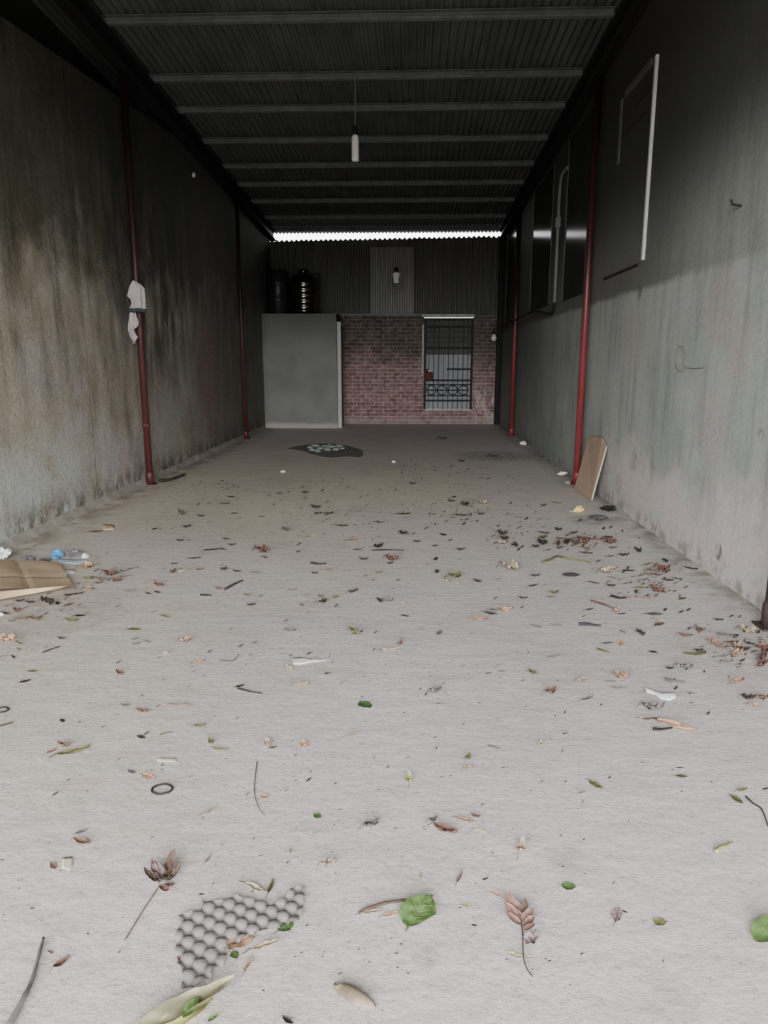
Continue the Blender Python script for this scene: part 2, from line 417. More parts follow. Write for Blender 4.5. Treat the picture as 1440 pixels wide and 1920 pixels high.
bm = bmesh.new(); box(bm, XR, XR + .2, YF, YB + .2, 0, 5.3)
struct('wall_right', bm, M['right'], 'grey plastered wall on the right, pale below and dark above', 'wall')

GX0, GX1, GZ0, GZ1 = .33, 1.50, .35, 2.50
bm = bmesh.new()                          # brick back wall with the gate opening left out
for a in ((XL - .2, GX0, 0, 2.56), (GX1, XR, 0, 2.56), (GX0, GX1, 0, GZ0 - .03), (GX0, GX1, GZ1 + .04, 2.56)):
    box(bm, a[0], a[1], YB, YB + .12, a[2], a[3])
struct('wall_back', bm, M['brick'], 'red brick lower half of the end wall around the barred gate', 'wall')

def corr(bm, x0, x1, pitch, amp, f0, f1, trap=False, seg=8):
    """ribbed sheet between two edge functions f(x, wave) -> point"""
    nseg = int((x1 - x0) / pitch * seg); prev = None
    for i in range(nseg + 1):
        x = x0 + (x1 - x0) * i / nseg; ph = (x - x0) / pitch
        w = math.sin(2 * PI * ph)
        if trap: w = max(-1, min(1, w * 2.2))
        cur = (bm.verts.new(f0(x, w * amp)), bm.verts.new(f1(x, w * amp)))
        if prev: bm.faces.new((prev[0], cur[0], cur[1], prev[1]))
        prev = cur
bm = bmesh.new()
corr(bm, -4.0, XR + .25, .088, .016, lambda x, w: (x, YF, roofz(YF) + w), lambda x, w: (x, YB + .5, roofz(YB + .5) + w))
struct('ceiling', bm, M['roof'], 'dark corrugated metal roof sheeting seen from below', 'ceiling', smooth=True)
bm = bmesh.new()                          # rear sheeting above the brick, its top edge left open to the sky
corr(bm, XL - .1, XR, .115, .012, lambda x, w: (x, YB + .03 + w, 2.56), lambda x, w: (x, YB + .03 + w, 4.26 + .014 * (x + 3) + w * 1.5 + .018 * mnoise.noise((x * 2.2, 0, 3))), True)
struct('wall_back_upper', bm, M['backsheet'], 'dark ribbed sheeting on the upper half of the end wall', 'wall')
bm = bmesh.new(); box(bm, -3.95, -3.75, YF, YB + .2, 0, 5.5)
struct('wall_left_upper', bm, M['darksheet'], 'black sheeting set back above the top of the left wall', 'wall')
bm = bmesh.new()                          # mortar fillet along the foot of the left wall
tt = []
yy = YF
while yy < 16.3:
    wdt = .06 + .035 * mnoise.noise((yy * 1.3, 0, 0)); hh = .05 + .03 * mnoise.noise((yy * 1.7, 4, 0))
    tt.append((bm.verts.new((XL + .001, yy, hh + .02)), bm.verts.new((XL + wdt * .5, yy, hh * .6)), bm.verts.new((XL + wdt, yy, .001)))); yy += .12
for a, b in zip(tt, tt[1:]):
    bm.faces.new((a[0], a[1], b[1], b[0])); bm.faces.new((a[1], a[2], b[2], b[1]))
struct('baseboard_left', bm, M['mortar'], 'rough mortar fillet along the foot of the left wall', 'fillet', smooth=True)

bm = bmesh.new(); box(bm, -3.95, XR + .2, YF - .2, YF, HEAD, 5.6)  # unseen header, added so the upper walls get less sky light
struct('wall_front', bm, M['part'], 'unseen wall strip above the doorway, added to cut light up high', 'wall')
# cubicle built into the rear left corner
PX1, PY, PZ = -1.64, 16.42, 2.53
bm = bmesh.new(); box(bm, XL, PX1, PY, PY + .1, 0, PZ); box(bm, PX1 - .1, PX1, PY + .1, YB - .85, 0, PZ); box(bm, XL, PX1, PY + .1, YB, PZ - .08, PZ)
struct('wall_cubicle', bm, M['part'], 'plastered cubicle in the rear left corner, its flat roof carrying tanks', 'partition')
d2 = empty('door_2', (PX1, PY + .12, 0), 'white cubicle door frame seen edge-on beside the brick wall', 'door', kind='structure')
bm = bmesh.new(); box(bm, .0, .085, .0, .05, .0, 2.36); box(bm, .0, .04, .05, 1.0, 2.3, 2.36); meshobj('door_frame', bm, M['strip'], d2)
bm = bmesh.new(); box(bm, .005, .04, .06, .98, .03, 2.29); meshobj('door_panel', bm, M['part'], d2)

# paler sheet in the rear sheeting
bm = bmesh.new(); a = ony(695, 590, YB).x; b = ony(775, 590, YB).x
corr(bm, a, b, .115, .012, lambda x, w: (x, YB - .02 + w, 2.60), lambda x, w: (x, YB - .02 + w, 4.10), True)
tag(meshobj('roofing_sheet', bm, M['clear'], off=((a + b) / 2, YB, 3.3)), 'paler ribbed sheet patched into the dark sheeting above the brick wall', 'metal sheet')
bm = bmesh.new(); box(bm, PX1, GX0 - .06, YB - .05, YB + .02, 2.545, 2.60)
tag(meshobj('steel_angle', bm, M['galv'], off=(-.6, YB, 2.57)), 'thin steel angle along the foot of the rear sheeting', 'rail')

# gate
d1 = empty('door_1', (GX0, YB, GZ0), 'barred steel gate in the brick end wall, grey sheet behind it', 'gate', kind='structure')
W_, H_ = GX1 - GX0, GZ1 - GZ0
bm = bmesh.new()
for q in ((0, .05, 0, H_), (W_ - .05, W_, 0, H_)): box(bm, q[0], q[1], -.05, .0, q[2], q[3])
def gz(y): return ony(840, y, YB - .05).z - GZ0
for yv in (612, 652, 692, 713, 751): box(bm, .04 if yv != 692 else .55, W_ - .04, -.048, -.008, gz(yv) - .018, gz(yv) + .018)
box(bm, .04, W_ - .04, -.048, -.008, H_ - .05, H_)
meshobj('gate_frame', bm, M['gate'], d1)
bm = bmesh.new()
for i in range(1, 10): box(bm, i * W_ / 10 - .006, i * W_ / 10 + .006, -.03, -.015, 0, H_)
for yv in (622, 632, 641): box(bm, .04, W_ - .04, -.032, -.02, gz(yv) - .006, gz(yv) + .006)
meshobj('gate_bars', bm, M['mesh'], d1)
bm = bmesh.new()                          # ornament band: rings and diamonds between two rails
z0, z1 = gz(742), gz(721)
box(bm, .04, W_ - .04, -.045, -.02, z0 - .01, z0 + .01); box(bm, .04, W_ - .04, -.045, -.02, z1 - .01, z1 + .01)
zm = (z0 + z1) / 2; hr = abs(z1 - z0) / 2
for i in range(4):
    cx = W_ * (.16 + .22 * i)
    tube(bm, [(cx + hr * .85 * math.cos(t * PI / 8), -.03, zm + hr * .85 * math.sin(t * PI / 8)) for t in range(17)], .011, 6)
    tube(bm, [(cx - hr * .8, -.03, zm), (cx + hr * .8, -.03, zm)], .013, 6)
meshobj('gate_ornament', bm, M['gate'], d1)
bm = bmesh.new(); box(bm, .0, .22, -.09, -.03, gz(713) + .0, gz(698), .012); box(bm, .04, .14, -.085, -.03, gz(697), gz(692), .01)
meshobj('lock_case', bm, M['rust'], d1)
bm = bmesh.new(); lathe(bm, [(.012, 0), (.03, .01), (.03, .03), (.012, .04)], 12); bmesh.ops.rotate(bm, verts=bm.verts, matrix=Matrix.Rotation(PI / 2, 3, 'X')); bmesh.ops.translate(bm, verts=bm.verts, vec=(.13, -.05, gz(695)))
meshobj('lock_knob', bm, M['white'], d1)
bm = bmesh.new(); corr(bm, .02, W_ - .02, .1, .006, lambda x, w: (x, .06 + w, 0), lambda x, w: (x, .06 + w, gz(665)), True)
p_ = meshobj('gate_sheet', bm, M['leaf_panel'], d1)
bm = bmesh.new(); corr(bm, .02, W_ - .02, .1, .006, lambda x, w: (x, .065 + w, gz(668)), lambda x, w: (x, .065 + w, H_), True)
meshobj('gate_upper_sheet', bm, M['backsheet'], d1)
bm = bmesh.new(); box(bm, .0, W_, -.03, .05, -.03, .03); meshobj('gate_sill', bm, M['lintel'], d1)
bm = bmesh.new(); box(bm, GX0 - .06, GX1 + .02, YB - .05, YB + .02, GZ1 + .01, GZ1 + .085, .008)
tag(meshobj('lintel', bm, M['lintel'], off=(.9, YB, 2.55)), 'pale lintel across the head of the barred gate', 'lintel')
bm = bmesh.new(); box(bm, GX0 - .05, GX0 - .005, YB - .02, YB + .01, 1.15, 2.35)
tag(meshobj('mortar_strip', bm, M['lintel'], off=(GX0 - .03, YB, 1.7)), 'pale mortar strip down the left side of the barred gate', 'strip')

# ------------------------------------------------------------------ roof steel
PY_ = [7.0 - 1.2, 7.0, 8.17, 9.53, 10.5, 11.7, 12.9, 13.95, 15.1, 16.4, 17.55]
ordn = ['', 'first', 'second', 'third', 'fourth', 'fifth', 'sixth', 'seventh', 'eighth', 'ninth', 'tenth', 'eleventh', 'twelfth']
def purlin_mesh(x0, x1):
    bm = bmesh.new()                      # C channel: web, two flanges, lips
    box(bm, x0, x1, .0, .004, 0, .085); box(bm, x0, x1, -.05, .0, 0, .005); box(bm, x0, x1, -.05, .0, .08, .085)
    box(bm, x0, x1, -.053, -.05, 0, .022); return bm
pm = None
for i, Y in enumerate(PY_):
    if pm is None:
        o = meshobj('roof_purlin', purlin_mesh(-3.3, 2.02), M['galv']); pm = o
    else:
        o = pm.copy(); COL.objects.link(o)
    o.location = (0, Y, purz(Y)); o.rotation_euler = (-.047, 0, 0)
    o['category'] = 'roof purlin'; o['group'] = 'steel purlins under the roof'
    vis = [y for y in PY_ if y > 7.5]
    if Y > 7.5:
        j = vis.index(Y)
        o['label'] = ('galvanised roof purlin nearest the camera, at the top of the photo' if j == 0 else
                      'galvanised roof purlin nearest the end wall, above the bright gap' if Y == PY_[-1] else
                      '%s galvanised roof purlin counting back from the top of the photo' % ordn[j + 1])
    else:
        o['label'] = 'galvanised roof purlin overhead near the doorway'
def beam(name, x, w, h, y0, y1, label):
    bm = bmesh.new()                      # I section following the roof slope
    for (a, b, c0, c1) in ((-w / 2, w / 2, 0, .012), (-w / 2, w / 2, h - .012, h), (-.008, .008, 0, h)):
        vs = [bm.verts.new((x + xx, yy_, purz(yy_) - h + zz)) for yy_ in (y0, y1) for zz in (c0, c1) for xx in (a, b)]
        for q in ((0, 1, 3, 2), (4, 6, 7, 5), (0, 4, 5, 1), (2, 3, 7, 6), (0, 2, 6, 4), (1, 5, 7, 3)): bm.faces.new([vs[t] for t in q])
    return tag(meshobj(name, bm, M['black'], off=(x, (y0 + y1) / 2, 4.5)), label, 'beam')
beam('roof_beam', -3.20, .15, .20, YF + .2, YB - .1, 'black steel beam under the roof along the left wall')
beam('roof_beam', 2.085, .15, .20, YF + .2, YB - .1, 'black steel beam under the roof along the right wall')

def steel_post(x, y, ztop, label, clamp=None, r=.042, mat='red'):
    t = empty('steel_post', (x, y, 0), label, 'post', 'red steel posts along the walls')
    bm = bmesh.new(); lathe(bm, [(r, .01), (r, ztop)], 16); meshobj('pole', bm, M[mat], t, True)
    bm = bmesh.new(); lathe(bm, [(r * 1.25, .012), (r * 1.25, .13), (r * 1.02, .16)], 16); meshobj('foot_sleeve', bm, M[mat], t, True)
    bm = bmesh.new(); box(bm, -.075, .075, -.075, .075, 0, .012, .003); meshobj('base_plate', bm, M['rust' if mat == 'red' else mat], t)
    if clamp:
        bm = bmesh.new(); lathe(bm, [(r * 1.12, clamp), (r * 1.25, clamp + .004), (r * 1.25, clamp + .03), (r * 1.12, clamp + .034)], 16)
        meshobj('clamp', bm, M['rust'], t)
    return t
pl1 = fl(275, 908); pr1 = fl(1083, 907)
LP = (XL + .08, pl1.y); RP = (XR - .085, pr1.y)
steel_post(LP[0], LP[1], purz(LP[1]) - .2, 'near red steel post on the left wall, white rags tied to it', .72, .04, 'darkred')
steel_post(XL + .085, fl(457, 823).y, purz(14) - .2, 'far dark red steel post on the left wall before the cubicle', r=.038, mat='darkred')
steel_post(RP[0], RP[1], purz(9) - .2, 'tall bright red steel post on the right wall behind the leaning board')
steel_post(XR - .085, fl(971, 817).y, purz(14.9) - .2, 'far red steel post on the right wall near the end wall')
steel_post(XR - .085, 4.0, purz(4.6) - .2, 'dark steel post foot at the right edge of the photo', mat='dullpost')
bm = bmesh.new(); box(bm, XR - .13, XR - .02, YB - .16, YB - .04, 0, purz(YB) - .2, .006)  # square black upright closing the rear right corner
tag(meshobj('corner_upright', bm, M['black'], off=(XR - .07, YB - .1, 0)), 'black square upright in the rear right corner', 'post')

# ------------------------------------------------------------------ right wall fittings
def panel(pxs, label):
    """flat sheet fixed to the right wall between four photo corners (y range, z range)"""
    y0, y1, z0, z1 = pxs
    t = empty('wall_sheet', (XR, (y0 + y1) / 2, z0), label, 'wall sheet', 'dark sheets fixed to the right wall')
    hy, hz = (y1 - y0) / 2, z1 - z0
    bm = bmesh.new(); box(bm, -.012, -.001, -hy, hy, 0, hz, .002); meshobj('sheet', bm, M['gloss'], t)
    for s in (-hy, hy - .03):
        bm = bmesh.new(); box(bm, -.022, -.012, s, s + .03, 0, hz); meshobj('edge_strip', bm, M['edge'], t)
panel((9.25, 10.75, 2.33, 4.45), 'dark sheet on the right wall just behind the tall red post')
panel((11.75, 13.6, 2.36, 4.4), 'dark glossy sheet on the right wall between the pale pipe and far post')
panel((15.1, 17.0, 2.36, 4.3), 'dark glossy sheet on the right wall nearest the end wall')

# walled-up opening: pale upright strip, slats, dark sill line
w1 = empty('window_1', (XR, 7.7, 2.4), 'walled-up vent opening on the right wall with a white upright edge', 'window', kind='structure')
def rw(px, py, X=XR): q = onx(px, py, X); return q - w1.location
bm = bmesh.new(); box(bm, -.028, -.001, 7.10 - 7.7, 7.135 - 7.7, .02, rw(1228, 112).z); meshobj('upright_strip', bm, M['strip'], w1)
bm = bmesh.new(); a, b = rw(1133, 523), rw(1198, 495)
box(bm, -.012, -.001, b.y, a.y, -.012, .012); meshobj('sill_line', bm, M['cable'], w1)
for (p0, p1) in (((1195, 190), (1220, 170)), ((1168, 255), (1213, 210))):
    a, b = rw(*p0), rw(*p1); bm = bmesh.new(); zc = (a.z + b.z) / 2
    box(bm, -.012, -.001, b.y, a.y, zc - .014, zc + .014); meshobj('slat', bm, M['cable'], w1)
a, b = rw(1175, 180), rw(1225, 112); bm = bmesh.new(); zc = (a.z + b.z) / 2
box(bm, -.02, -.001, b.y, a.y, zc - .03, zc + .03); meshobj('head_strip', bm, M['edge'], w1)
a, b = rw(1168, 185), rw(1168, 300); bm = bmesh.new(); box(bm, -.012, -.001, a.y - .02, a.y + .05, b.z, a.z); meshobj('far_strip', bm, M['edge'], w1)

path = [onx(x, y, XR - .03) for x, y in ((1065, 314), (1057, 322), (1052, 338), (1050, 370), (1047, 415), (1045, 470), (1043, 520), (1038, 568))]
ym = path[4].y
path = [Vector((XR - .03, p.y if i < 3 else ym, p.z)) for i, p in enumerate(path)]
t = empty('conduit_pipe', path[-1], 'pale curved conduit pipe on the right wall between post and glossy sheet', 'pipe')
bm = bmesh.new(); tube(bm, smoothpath(path), .024, 10); meshobj('pipe', bm, M['pvc'], t, True, off=path[-1])
bm = bmesh.new(); box(bm, XR - .07, XR - .002, ym - .05, ym + .05, path[4].z - .09, path[4].z + .06, .01); meshobj('junction_box', bm, M['pvc'], t, off=path[-1])
cp = [Vector((XR - .03, ym + .012, path[-1].z - .03)), Vector((XR - .04, ym + .25, path[-1].z - .14)), onx(1005, 585, XR - .1), onx(985, 590, XR - .17), onx(972, 597, XR - .2), onx(960, 603, XR - .18), onx(950, 609, XR - .06), onx(947, 610.5, XR - .03)]
bm = bmesh.new(); tube(bm, smoothpath(cp), .02, 8)
tag(meshobj('power_cable', bm, M['cable'], None, True, off=cp[3]), 'thick black cable sagging along the right wall below the conduit pipe', 'cable')
bm = bmesh.new(); lp = [onx(1275 + 9 * math.cos(t_ * PI / 8) * (1 + .15 * math.sin(3 * t_)), 673 + 24 * math.sin(t_ * PI / 8), XR - .003) for t_ in range(17)] + [onx(1285, 690, XR - .003), onx(1320, 690, XR - .003)]
tube(bm, smoothpath(lp, 2), .003, 5)
tag(meshobj('wire_loop', bm, M['wire'], off=lp[0]), 'thin rusty wire loop hanging flat on the right wall', 'wire')
bm = bmesh.new(); q = onx(1390, 386, XR); tube(bm, [(XR - .0, q.y, q.z), (XR - .06, q.y, q.z + .01), (XR - .07, q.y, q.z + .04)], .008, 6)
tag(meshobj('wall_hook', bm, M['cable'], off=q), 'small dark hook high on the right wall near the photo edge', 'hook')

# ------------------------------------------------------------------ lamps
def hanging_lamp(X, Y, ztop, zbot, r, label, long_=True, roof_wire=None):
    t = empty('hanging_lamp', (X, Y, zbot), label, 'lamp')
    hh = ztop - zbot
    bm = bmesh.new()
    if long_: lathe(bm, [(r * .6, 0), (r * .97, .01), (r, .03), (r, hh * .82), (r * .9, hh * .92), (r * .5, hh)], 20)
    else: lathe(bm, [(r * .45, 0), (r * .75, hh * .05), (r * .8, hh * .55), (r, hh * .6), (r, hh * .88), (r * .6, hh)], 20)
    meshobj('bulb', bm, M['bulb'], t, True)
    bm = bmesh.new(); lathe(bm, [(r * .55, hh - .005), (r * .62, hh + .02), (r * .6, hh + .08), (r * .2, hh + .1)], 14); meshobj('socket', bm, M['blackpl'], t, True)
    zt = (roofz(Y) if roof_wire is None else roof_wire) - zbot
    bm = bmesh.new(); tube(bm, [(0, 0, hh + .09), (.006, 0, hh + .5), (0, 0, zt)], .006, 6); meshobj('wire', bm, M['pvc'], t)
LY = 9.45
a, b = ony(666, 252, LY), ony(666, 303, LY)
hanging_lamp(a.x, LY, a.z, b.z, .046, 'long white tube lamp hanging on a wire from the middle of the roof', True, purz(9.53))
a, b = ony(743, 510, 16.4), ony(743, 531, 16.4)
hanging_lamp(a.x, 16.4, a.z, b.z, .085, 'short white lamp hanging before the paler rear sheet', False, purz(16.4))
def wall_bulb(p, r, label):
    t = empty('wall_lamp', p, label, 'lamp')
    bm = bmesh.new(); lathe(bm, [(r * .3, -r * 1.4), (r * .85, -r * .9), (r, -r * .2), (r * .6, r * .7), (r * .4, r)], 14); meshobj('bulb', bm, M['bulb'], t, True)
    bm = bmesh.new(); lathe(bm, [(r * .45, r * .9), (r * .5, r * 1.8), (r * .2, r * 2)], 10); meshobj('socket', bm, M['blackpl'], t, True)
    sx = 1 if p.x > 0 else -1
    bm = bmesh.new(); tube(bm, [(0, 0, r * 1.9), (0, 0, r * 3.2), (sx * .5 * r, 0, r * 3.6), (sx * (abs((XR if sx > 0 else XL) - p.x)), 0, r * 3.6)], .008, 6); meshobj('bracket', bm, M['cable'], t)
wall_bulb(onx(363, 327, XL + .07), .03, 'small white bulb on a bracket near the top of the left wall')
wall_bulb(ony(926, 632, 17.3), .07, 'white bulb in the rear right corner beside the barred gate')

# ------------------------------------------------------------------ tanks on the cubicle
TX = ony(571, 580, 17.0).x
t = empty('water_tank', (TX, 16.95, PZ), 'upright stainless steel water tank standing on the cubicle roof', 'water tank')
R_ = .30
pr = [(R_, .02)]
for i in range(6):
    z_ = .06 + i * .12; pr += [(R_, z_), (R_ + .012, z_ + .015), (R_, z_ + .03)]
pr += [(R_, .78), (R_ * .8, .87), (R_ * .35, .92)]
bm = bmesh.new(); lathe(bm, pr, 32); meshobj('tank_body', bm, M['inox'], t, True)
bm = bmesh.new(); lathe(bm, [(R_ * .36, .915), (R_ * .38, .95), (R_ * .3, .99), (R_ * .08, 1.01)], 20); meshobj('lid', bm, M['inox'], t, True)
bm = bmesh.new(); tube(bm, smoothpath([(R_ * .5, 0, .86), (R_ * 1.1, 0, .9), (R_ * 1.25, 0, .7), (R_ * 1.25, 0, .0)]), .02, 8); meshobj('outlet_pipe', bm, M['blackpl'], t, True)
t = empty('plastic_drum', (XL + .29, 16.95, PZ), 'black plastic drum beside the steel tank on the cubicle roof', 'drum')
bm = bmesh.new(); lathe(bm, [(.235, .0), (.25, .03), (.25, .3), (.262, .32), (.25, .35), (.25, .66), (.262, .68), (.25, .71), (.24, .92), (.22, .95)], 28); meshobj('drum_body', bm, M['drum'], t, True)
bm = bmesh.new(); lathe(bm, [(.225, .952), (.225, .97), (.1, .985)], 24); meshobj('lid', bm, M['drum'], t, True)

# ------------------------------------------------------------------ rags on the near left post
def cloth(name, corners, X, label, hem=None, nu=14, nv=18):
    """a rag outline given in photo pixels (left and right edge per row), hung just proud of the post"""
    rows = []; k_ = len(corners)
    bm = bmesh.new()
    for j in range(nv + 1):
        f_ = j / nv * (k_ - 1); i = min(int(f_), k_ - 2); u = f_ - i
        y = corners[i][0] * (1 - u) + corners[i + 1][0] * u
        xa = corners[i][1] * (1 - u) + corners[i + 1][1] * u; xb = corners[i][2] * (1 - u) + corners[i + 1][2] * u
        row = []
        for q in range(nu + 1):
            s = q / nu; p = ony(xa * (1 - s) + xb * s, y, LP[1] - .125)
            p.y -= .02 * math.sin(s * 7 + j * .12) + .012 * math.sin(s * 15 + 1) + .02 * mnoise.noise((s * 3, j * .3, 5))
            row.append(bm.verts.new(p))
        rows.append(row)
    for a_, b_ in zip(rows, rows[1:]):
        for q in range(nu): bm.faces.new((a_[q], a_[q + 1], b_[q + 1], b_[q]))
    c = ony((corners[0][1] + corners[0][2]) / 2, corners[0][0], LP[1] - .125)
    o = meshobj(name, bm, M['rag'], None, True, off=c)
    tag(o, label, 'rag', 'rags on the near left post')
    return o, c
o, c = cloth('rag', [(526, 250, 253), (534, 245, 265), (541, 243, 272), (556, 240, 273), (562, 247, 273.5), (570, 248, 273.5), (579, 244, 274)], 0, 'wide white rag with a dark hem tied round the near left post')
bm = bmesh.new()
hp = [ony(x, y, LP[1] - .16) for x, y in ((243, 580), (250, 582), (258, 581), (266, 582), (273, 583))]
tube(bm, smoothpath(hp), .02, 8); meshobj('hem', bm, M['ragblue'], o, True, off=c)
cloth('rag', [(586, 244, 255), (595, 243, 258), (606, 242, 261), (613, 241, 259), (618, 241, 252), (626, 244, 255), (632, 246, 260), (638, 249, 256), (645, 251, 253)], 0, 'narrow torn white rag dangling below the wide rag on the left post')

# ------------------------------------------------------------------ boards
def leaning_board():
    a, b = fl(1078, 917), fl(1110, 938)             # foot of the board
    XT = XR - .02
    def top(px, py): return onx(px, py, XT)
    n1, n2, n3 = top(1106, 818), top(1131, 822), top(1138, 838)
    out = [a, b, n3, n2, n1]
    nrm = (b - a).cross(n1 - a).normalized()
    if nrm.x > 0: nrm = -nrm
    c = (a + b) / 2
    t = empty('leaning_board', c, 'brown fibreboard offcut leaning on the right wall by the tall post', 'board')
    bm = bmesh.new()
    vs = [bm.verts.new(p + Vector((0, 0, .001))) for p in out]; f0 = bm.faces.new(vs)
    r = bmesh.ops.extrude_face_region(bm, geom=[f0]); bmesh.ops.translate(bm, verts=[v for v in r['geom'] if isinstance(v, bmesh.types.BMVert)], vec=nrm * .012)
    meshobj('board_face', bm, M['board'], t, off=c)
    bm = bmesh.new()                                  # pale cut edge that faces the doorway
    e = [b, n3]
    dirv = (b - a).normalized()
    q = [bm.verts.new(p + o_) for p in e for o_ in (nrm * .013 + dirv * .003, nrm * -.002 + dirv * .003, nrm * -.002 + dirv * .012, nrm * .013 + dirv * .012)]
    for i in range(4): bm.faces.new((q[i], q[(i + 1) % 4], q[4 + (i + 1) % 4], q[4 + i]))
    bm.faces.new(q[:4]); bm.faces.new(q[4:])
    bmesh.ops.translate(bm, verts=bm.verts, vec=(0, 0, .003))
    meshobj('cut_edge', bm, M['boardedge'], t, off=c)
leaning_board()

def cardboard():
    P = [fl(-170, 1046), fl(112, 1063), fl(139, 1113), fl(-170, 1128)]
    c = (P[0] + P[1] + P[2] + P[3]) / 4
    t = empty('cardboard_sheet', c, 'flattened tan cardboard box lying on the floor at the left edge', 'cardboard')
    bm = bmesh.new(); nu, nv = 26, 12; g = []
    for j in range(nv + 1):
        v = j / nv; row = []
        for i in range(nu + 1):
            u = i / nu; p = (P[0] * (1 - u) + P[1] * u) * (1 - v) + (P[3] * (1 - u) + P[2] * u) * v
            p.z = .035 + .018 * mnoise.noise((u * 4, v * 2, 3)) + .018 * v - .012 * math.exp(-((u - .72) / .02) ** 2) - .02 * math.exp(-((v - .55) / .04) ** 2)
            row.append(bm.verts.new(p))
        g.append(row)
    for j in range(nv):
        for i in range(nu): bm.faces.new((g[j][i], g[j][i + 1], g[j + 1][i + 1], g[j + 1][i]))
    r = bmesh.ops.solidify(bm, geom=bm.faces[:], thickness=.006)
    meshobj('sheet', bm, M['card'], t, False, off=c)
    bm = bmesh.new(); n_ = 24
    a0 = [fl(-170 + (300) * i / n_, 1126 - 14 * max(0, (i / n_ - .55)) * 2) for i in range(n_ + 1)]
    b0 = [fl(-170 + (285) * i / n_, 1137 - 26 * max(0, (i / n_ - .5)) * 2) for i in range(n_ + 1)]
    va = [bm.verts.new(p + Vector((0, 0, .058))) for p in a0]; vb = [bm.verts.new(p + Vector((0, -.01, .03))) for p in b0]
    for i in range(n_): bm.faces.new((va[i], va[i + 1], vb[i + 1], vb[i]))
    meshobj('flap', bm, M['cardpale'], t, True, off=c)
cardboard()

# ------------------------------------------------------------------ egg tray scrap in the foreground
def inside(pt, pg):
    x, y = pt; r = False
    for i in range(len(pg)):
        (x1, y1), (x2, y2) = pg[i], pg[i - 1]
        if (y1 > y) != (y2 > y) and x < (x2 - x1) * (y - y1) / (y2 - y1) + x1: r = not r
    return r
def egg_tray():
    out = [(338, 1718), (372, 1710), (380, 1690), (410, 1692), (440, 1682), (470, 1690), (505, 1697), (530, 1690), (545, 1668), (576, 1662), (570, 1700), (565, 1732),
           (520, 1745), (470, 1757), (455, 1770), (430, 1785), (422, 1815), (400, 1822), (400, 1838), (380, 1850), (335, 1866), (342, 1830), (330, 1810), (326, 1770)]
    pg = [(fl(x, y).x, fl(x, y).y) for x, y in out]
    c = fl(440, 1755)
    # domes on a slanted lattice read off the scrap itself
    o0 = fl(220 + 550 / 3.6, 1580 + 610 / 3.6); A = fl(220 + 625 / 3.6, 1580 + 650 / 3.6) - o0; B = fl(220 + 620 / 3.6, 1580 + 545 / 3.6) - o0
    det = A.x * B.y - A.y * B.x
    bm = bmesh.new(); st = .0042; xs = [p[0] for p in pg]; ysx = [p[1] for p in pg]
    nx = int((max(xs) - min(xs)) / st) + 1; ny = int((max(ysx) - min(ysx)) / st) + 1; g = {}
    for j in range(ny + 1):
        for i in range(nx + 1):
            x = min(xs) + i * st; y = min(ysx) + j * st
            dx, dy = x - o0.x, y - o0.y
            m0 = round((dx * B.y - dy * B.x) / det); n0 = round((A.x * dy - A.y * dx) / det); rr = 9
            for mm in (m0 - 1, m0, m0 + 1):
                for nn in (n0 - 1, n0, n0 + 1): rr = min(rr, math.hypot(dx - A.x * mm - B.x * nn, dy - A.y * mm - B.y * nn))
            w = math.sqrt(max(0, 1 - (rr / .0205) ** 2))
            sag = .75 + .25 * mnoise.noise((x * 6, y * 6, 1))
            jx = x + .006 * mnoise.noise((x * 60, y * 60, 0)); jy = y + .006 * mnoise.noise((x * 60, y * 60, 7))
            if inside((jx, jy), pg): g[i, j] = bm.verts.new((x, y, .002 + .017 * w * (.35 + .9 * sag - .25) + .0012 * mnoise.noise((x * 140, y * 140, 2))))
    for (i, j), v in list(g.items()):
        q = [g.get(k_) for k_ in ((i, j), (i + 1, j), (i + 1, j + 1), (i, j + 1))]
        if all(q): bm.faces.new(q)
    bmesh.ops.delete(bm, geom=[v for v in bm.verts if not v.link_faces], context='VERTS')
    bmesh.ops.smooth_vert(bm, verts=bm.verts, factor=.4, use_axis_x=True, use_axis_y=True, use_axis_z=True)
    bmesh.ops.translate(bm, verts=bm.verts, vec=(0, 0, max(0, .0015 - min(v.co.z for v in bm.verts))))
    tag(meshobj('egg_tray', bm, M['tray'], None, True, off=c), 'torn grey pulp egg tray scrap flattened on the floor in the foreground', 'egg tray')
egg_tray()

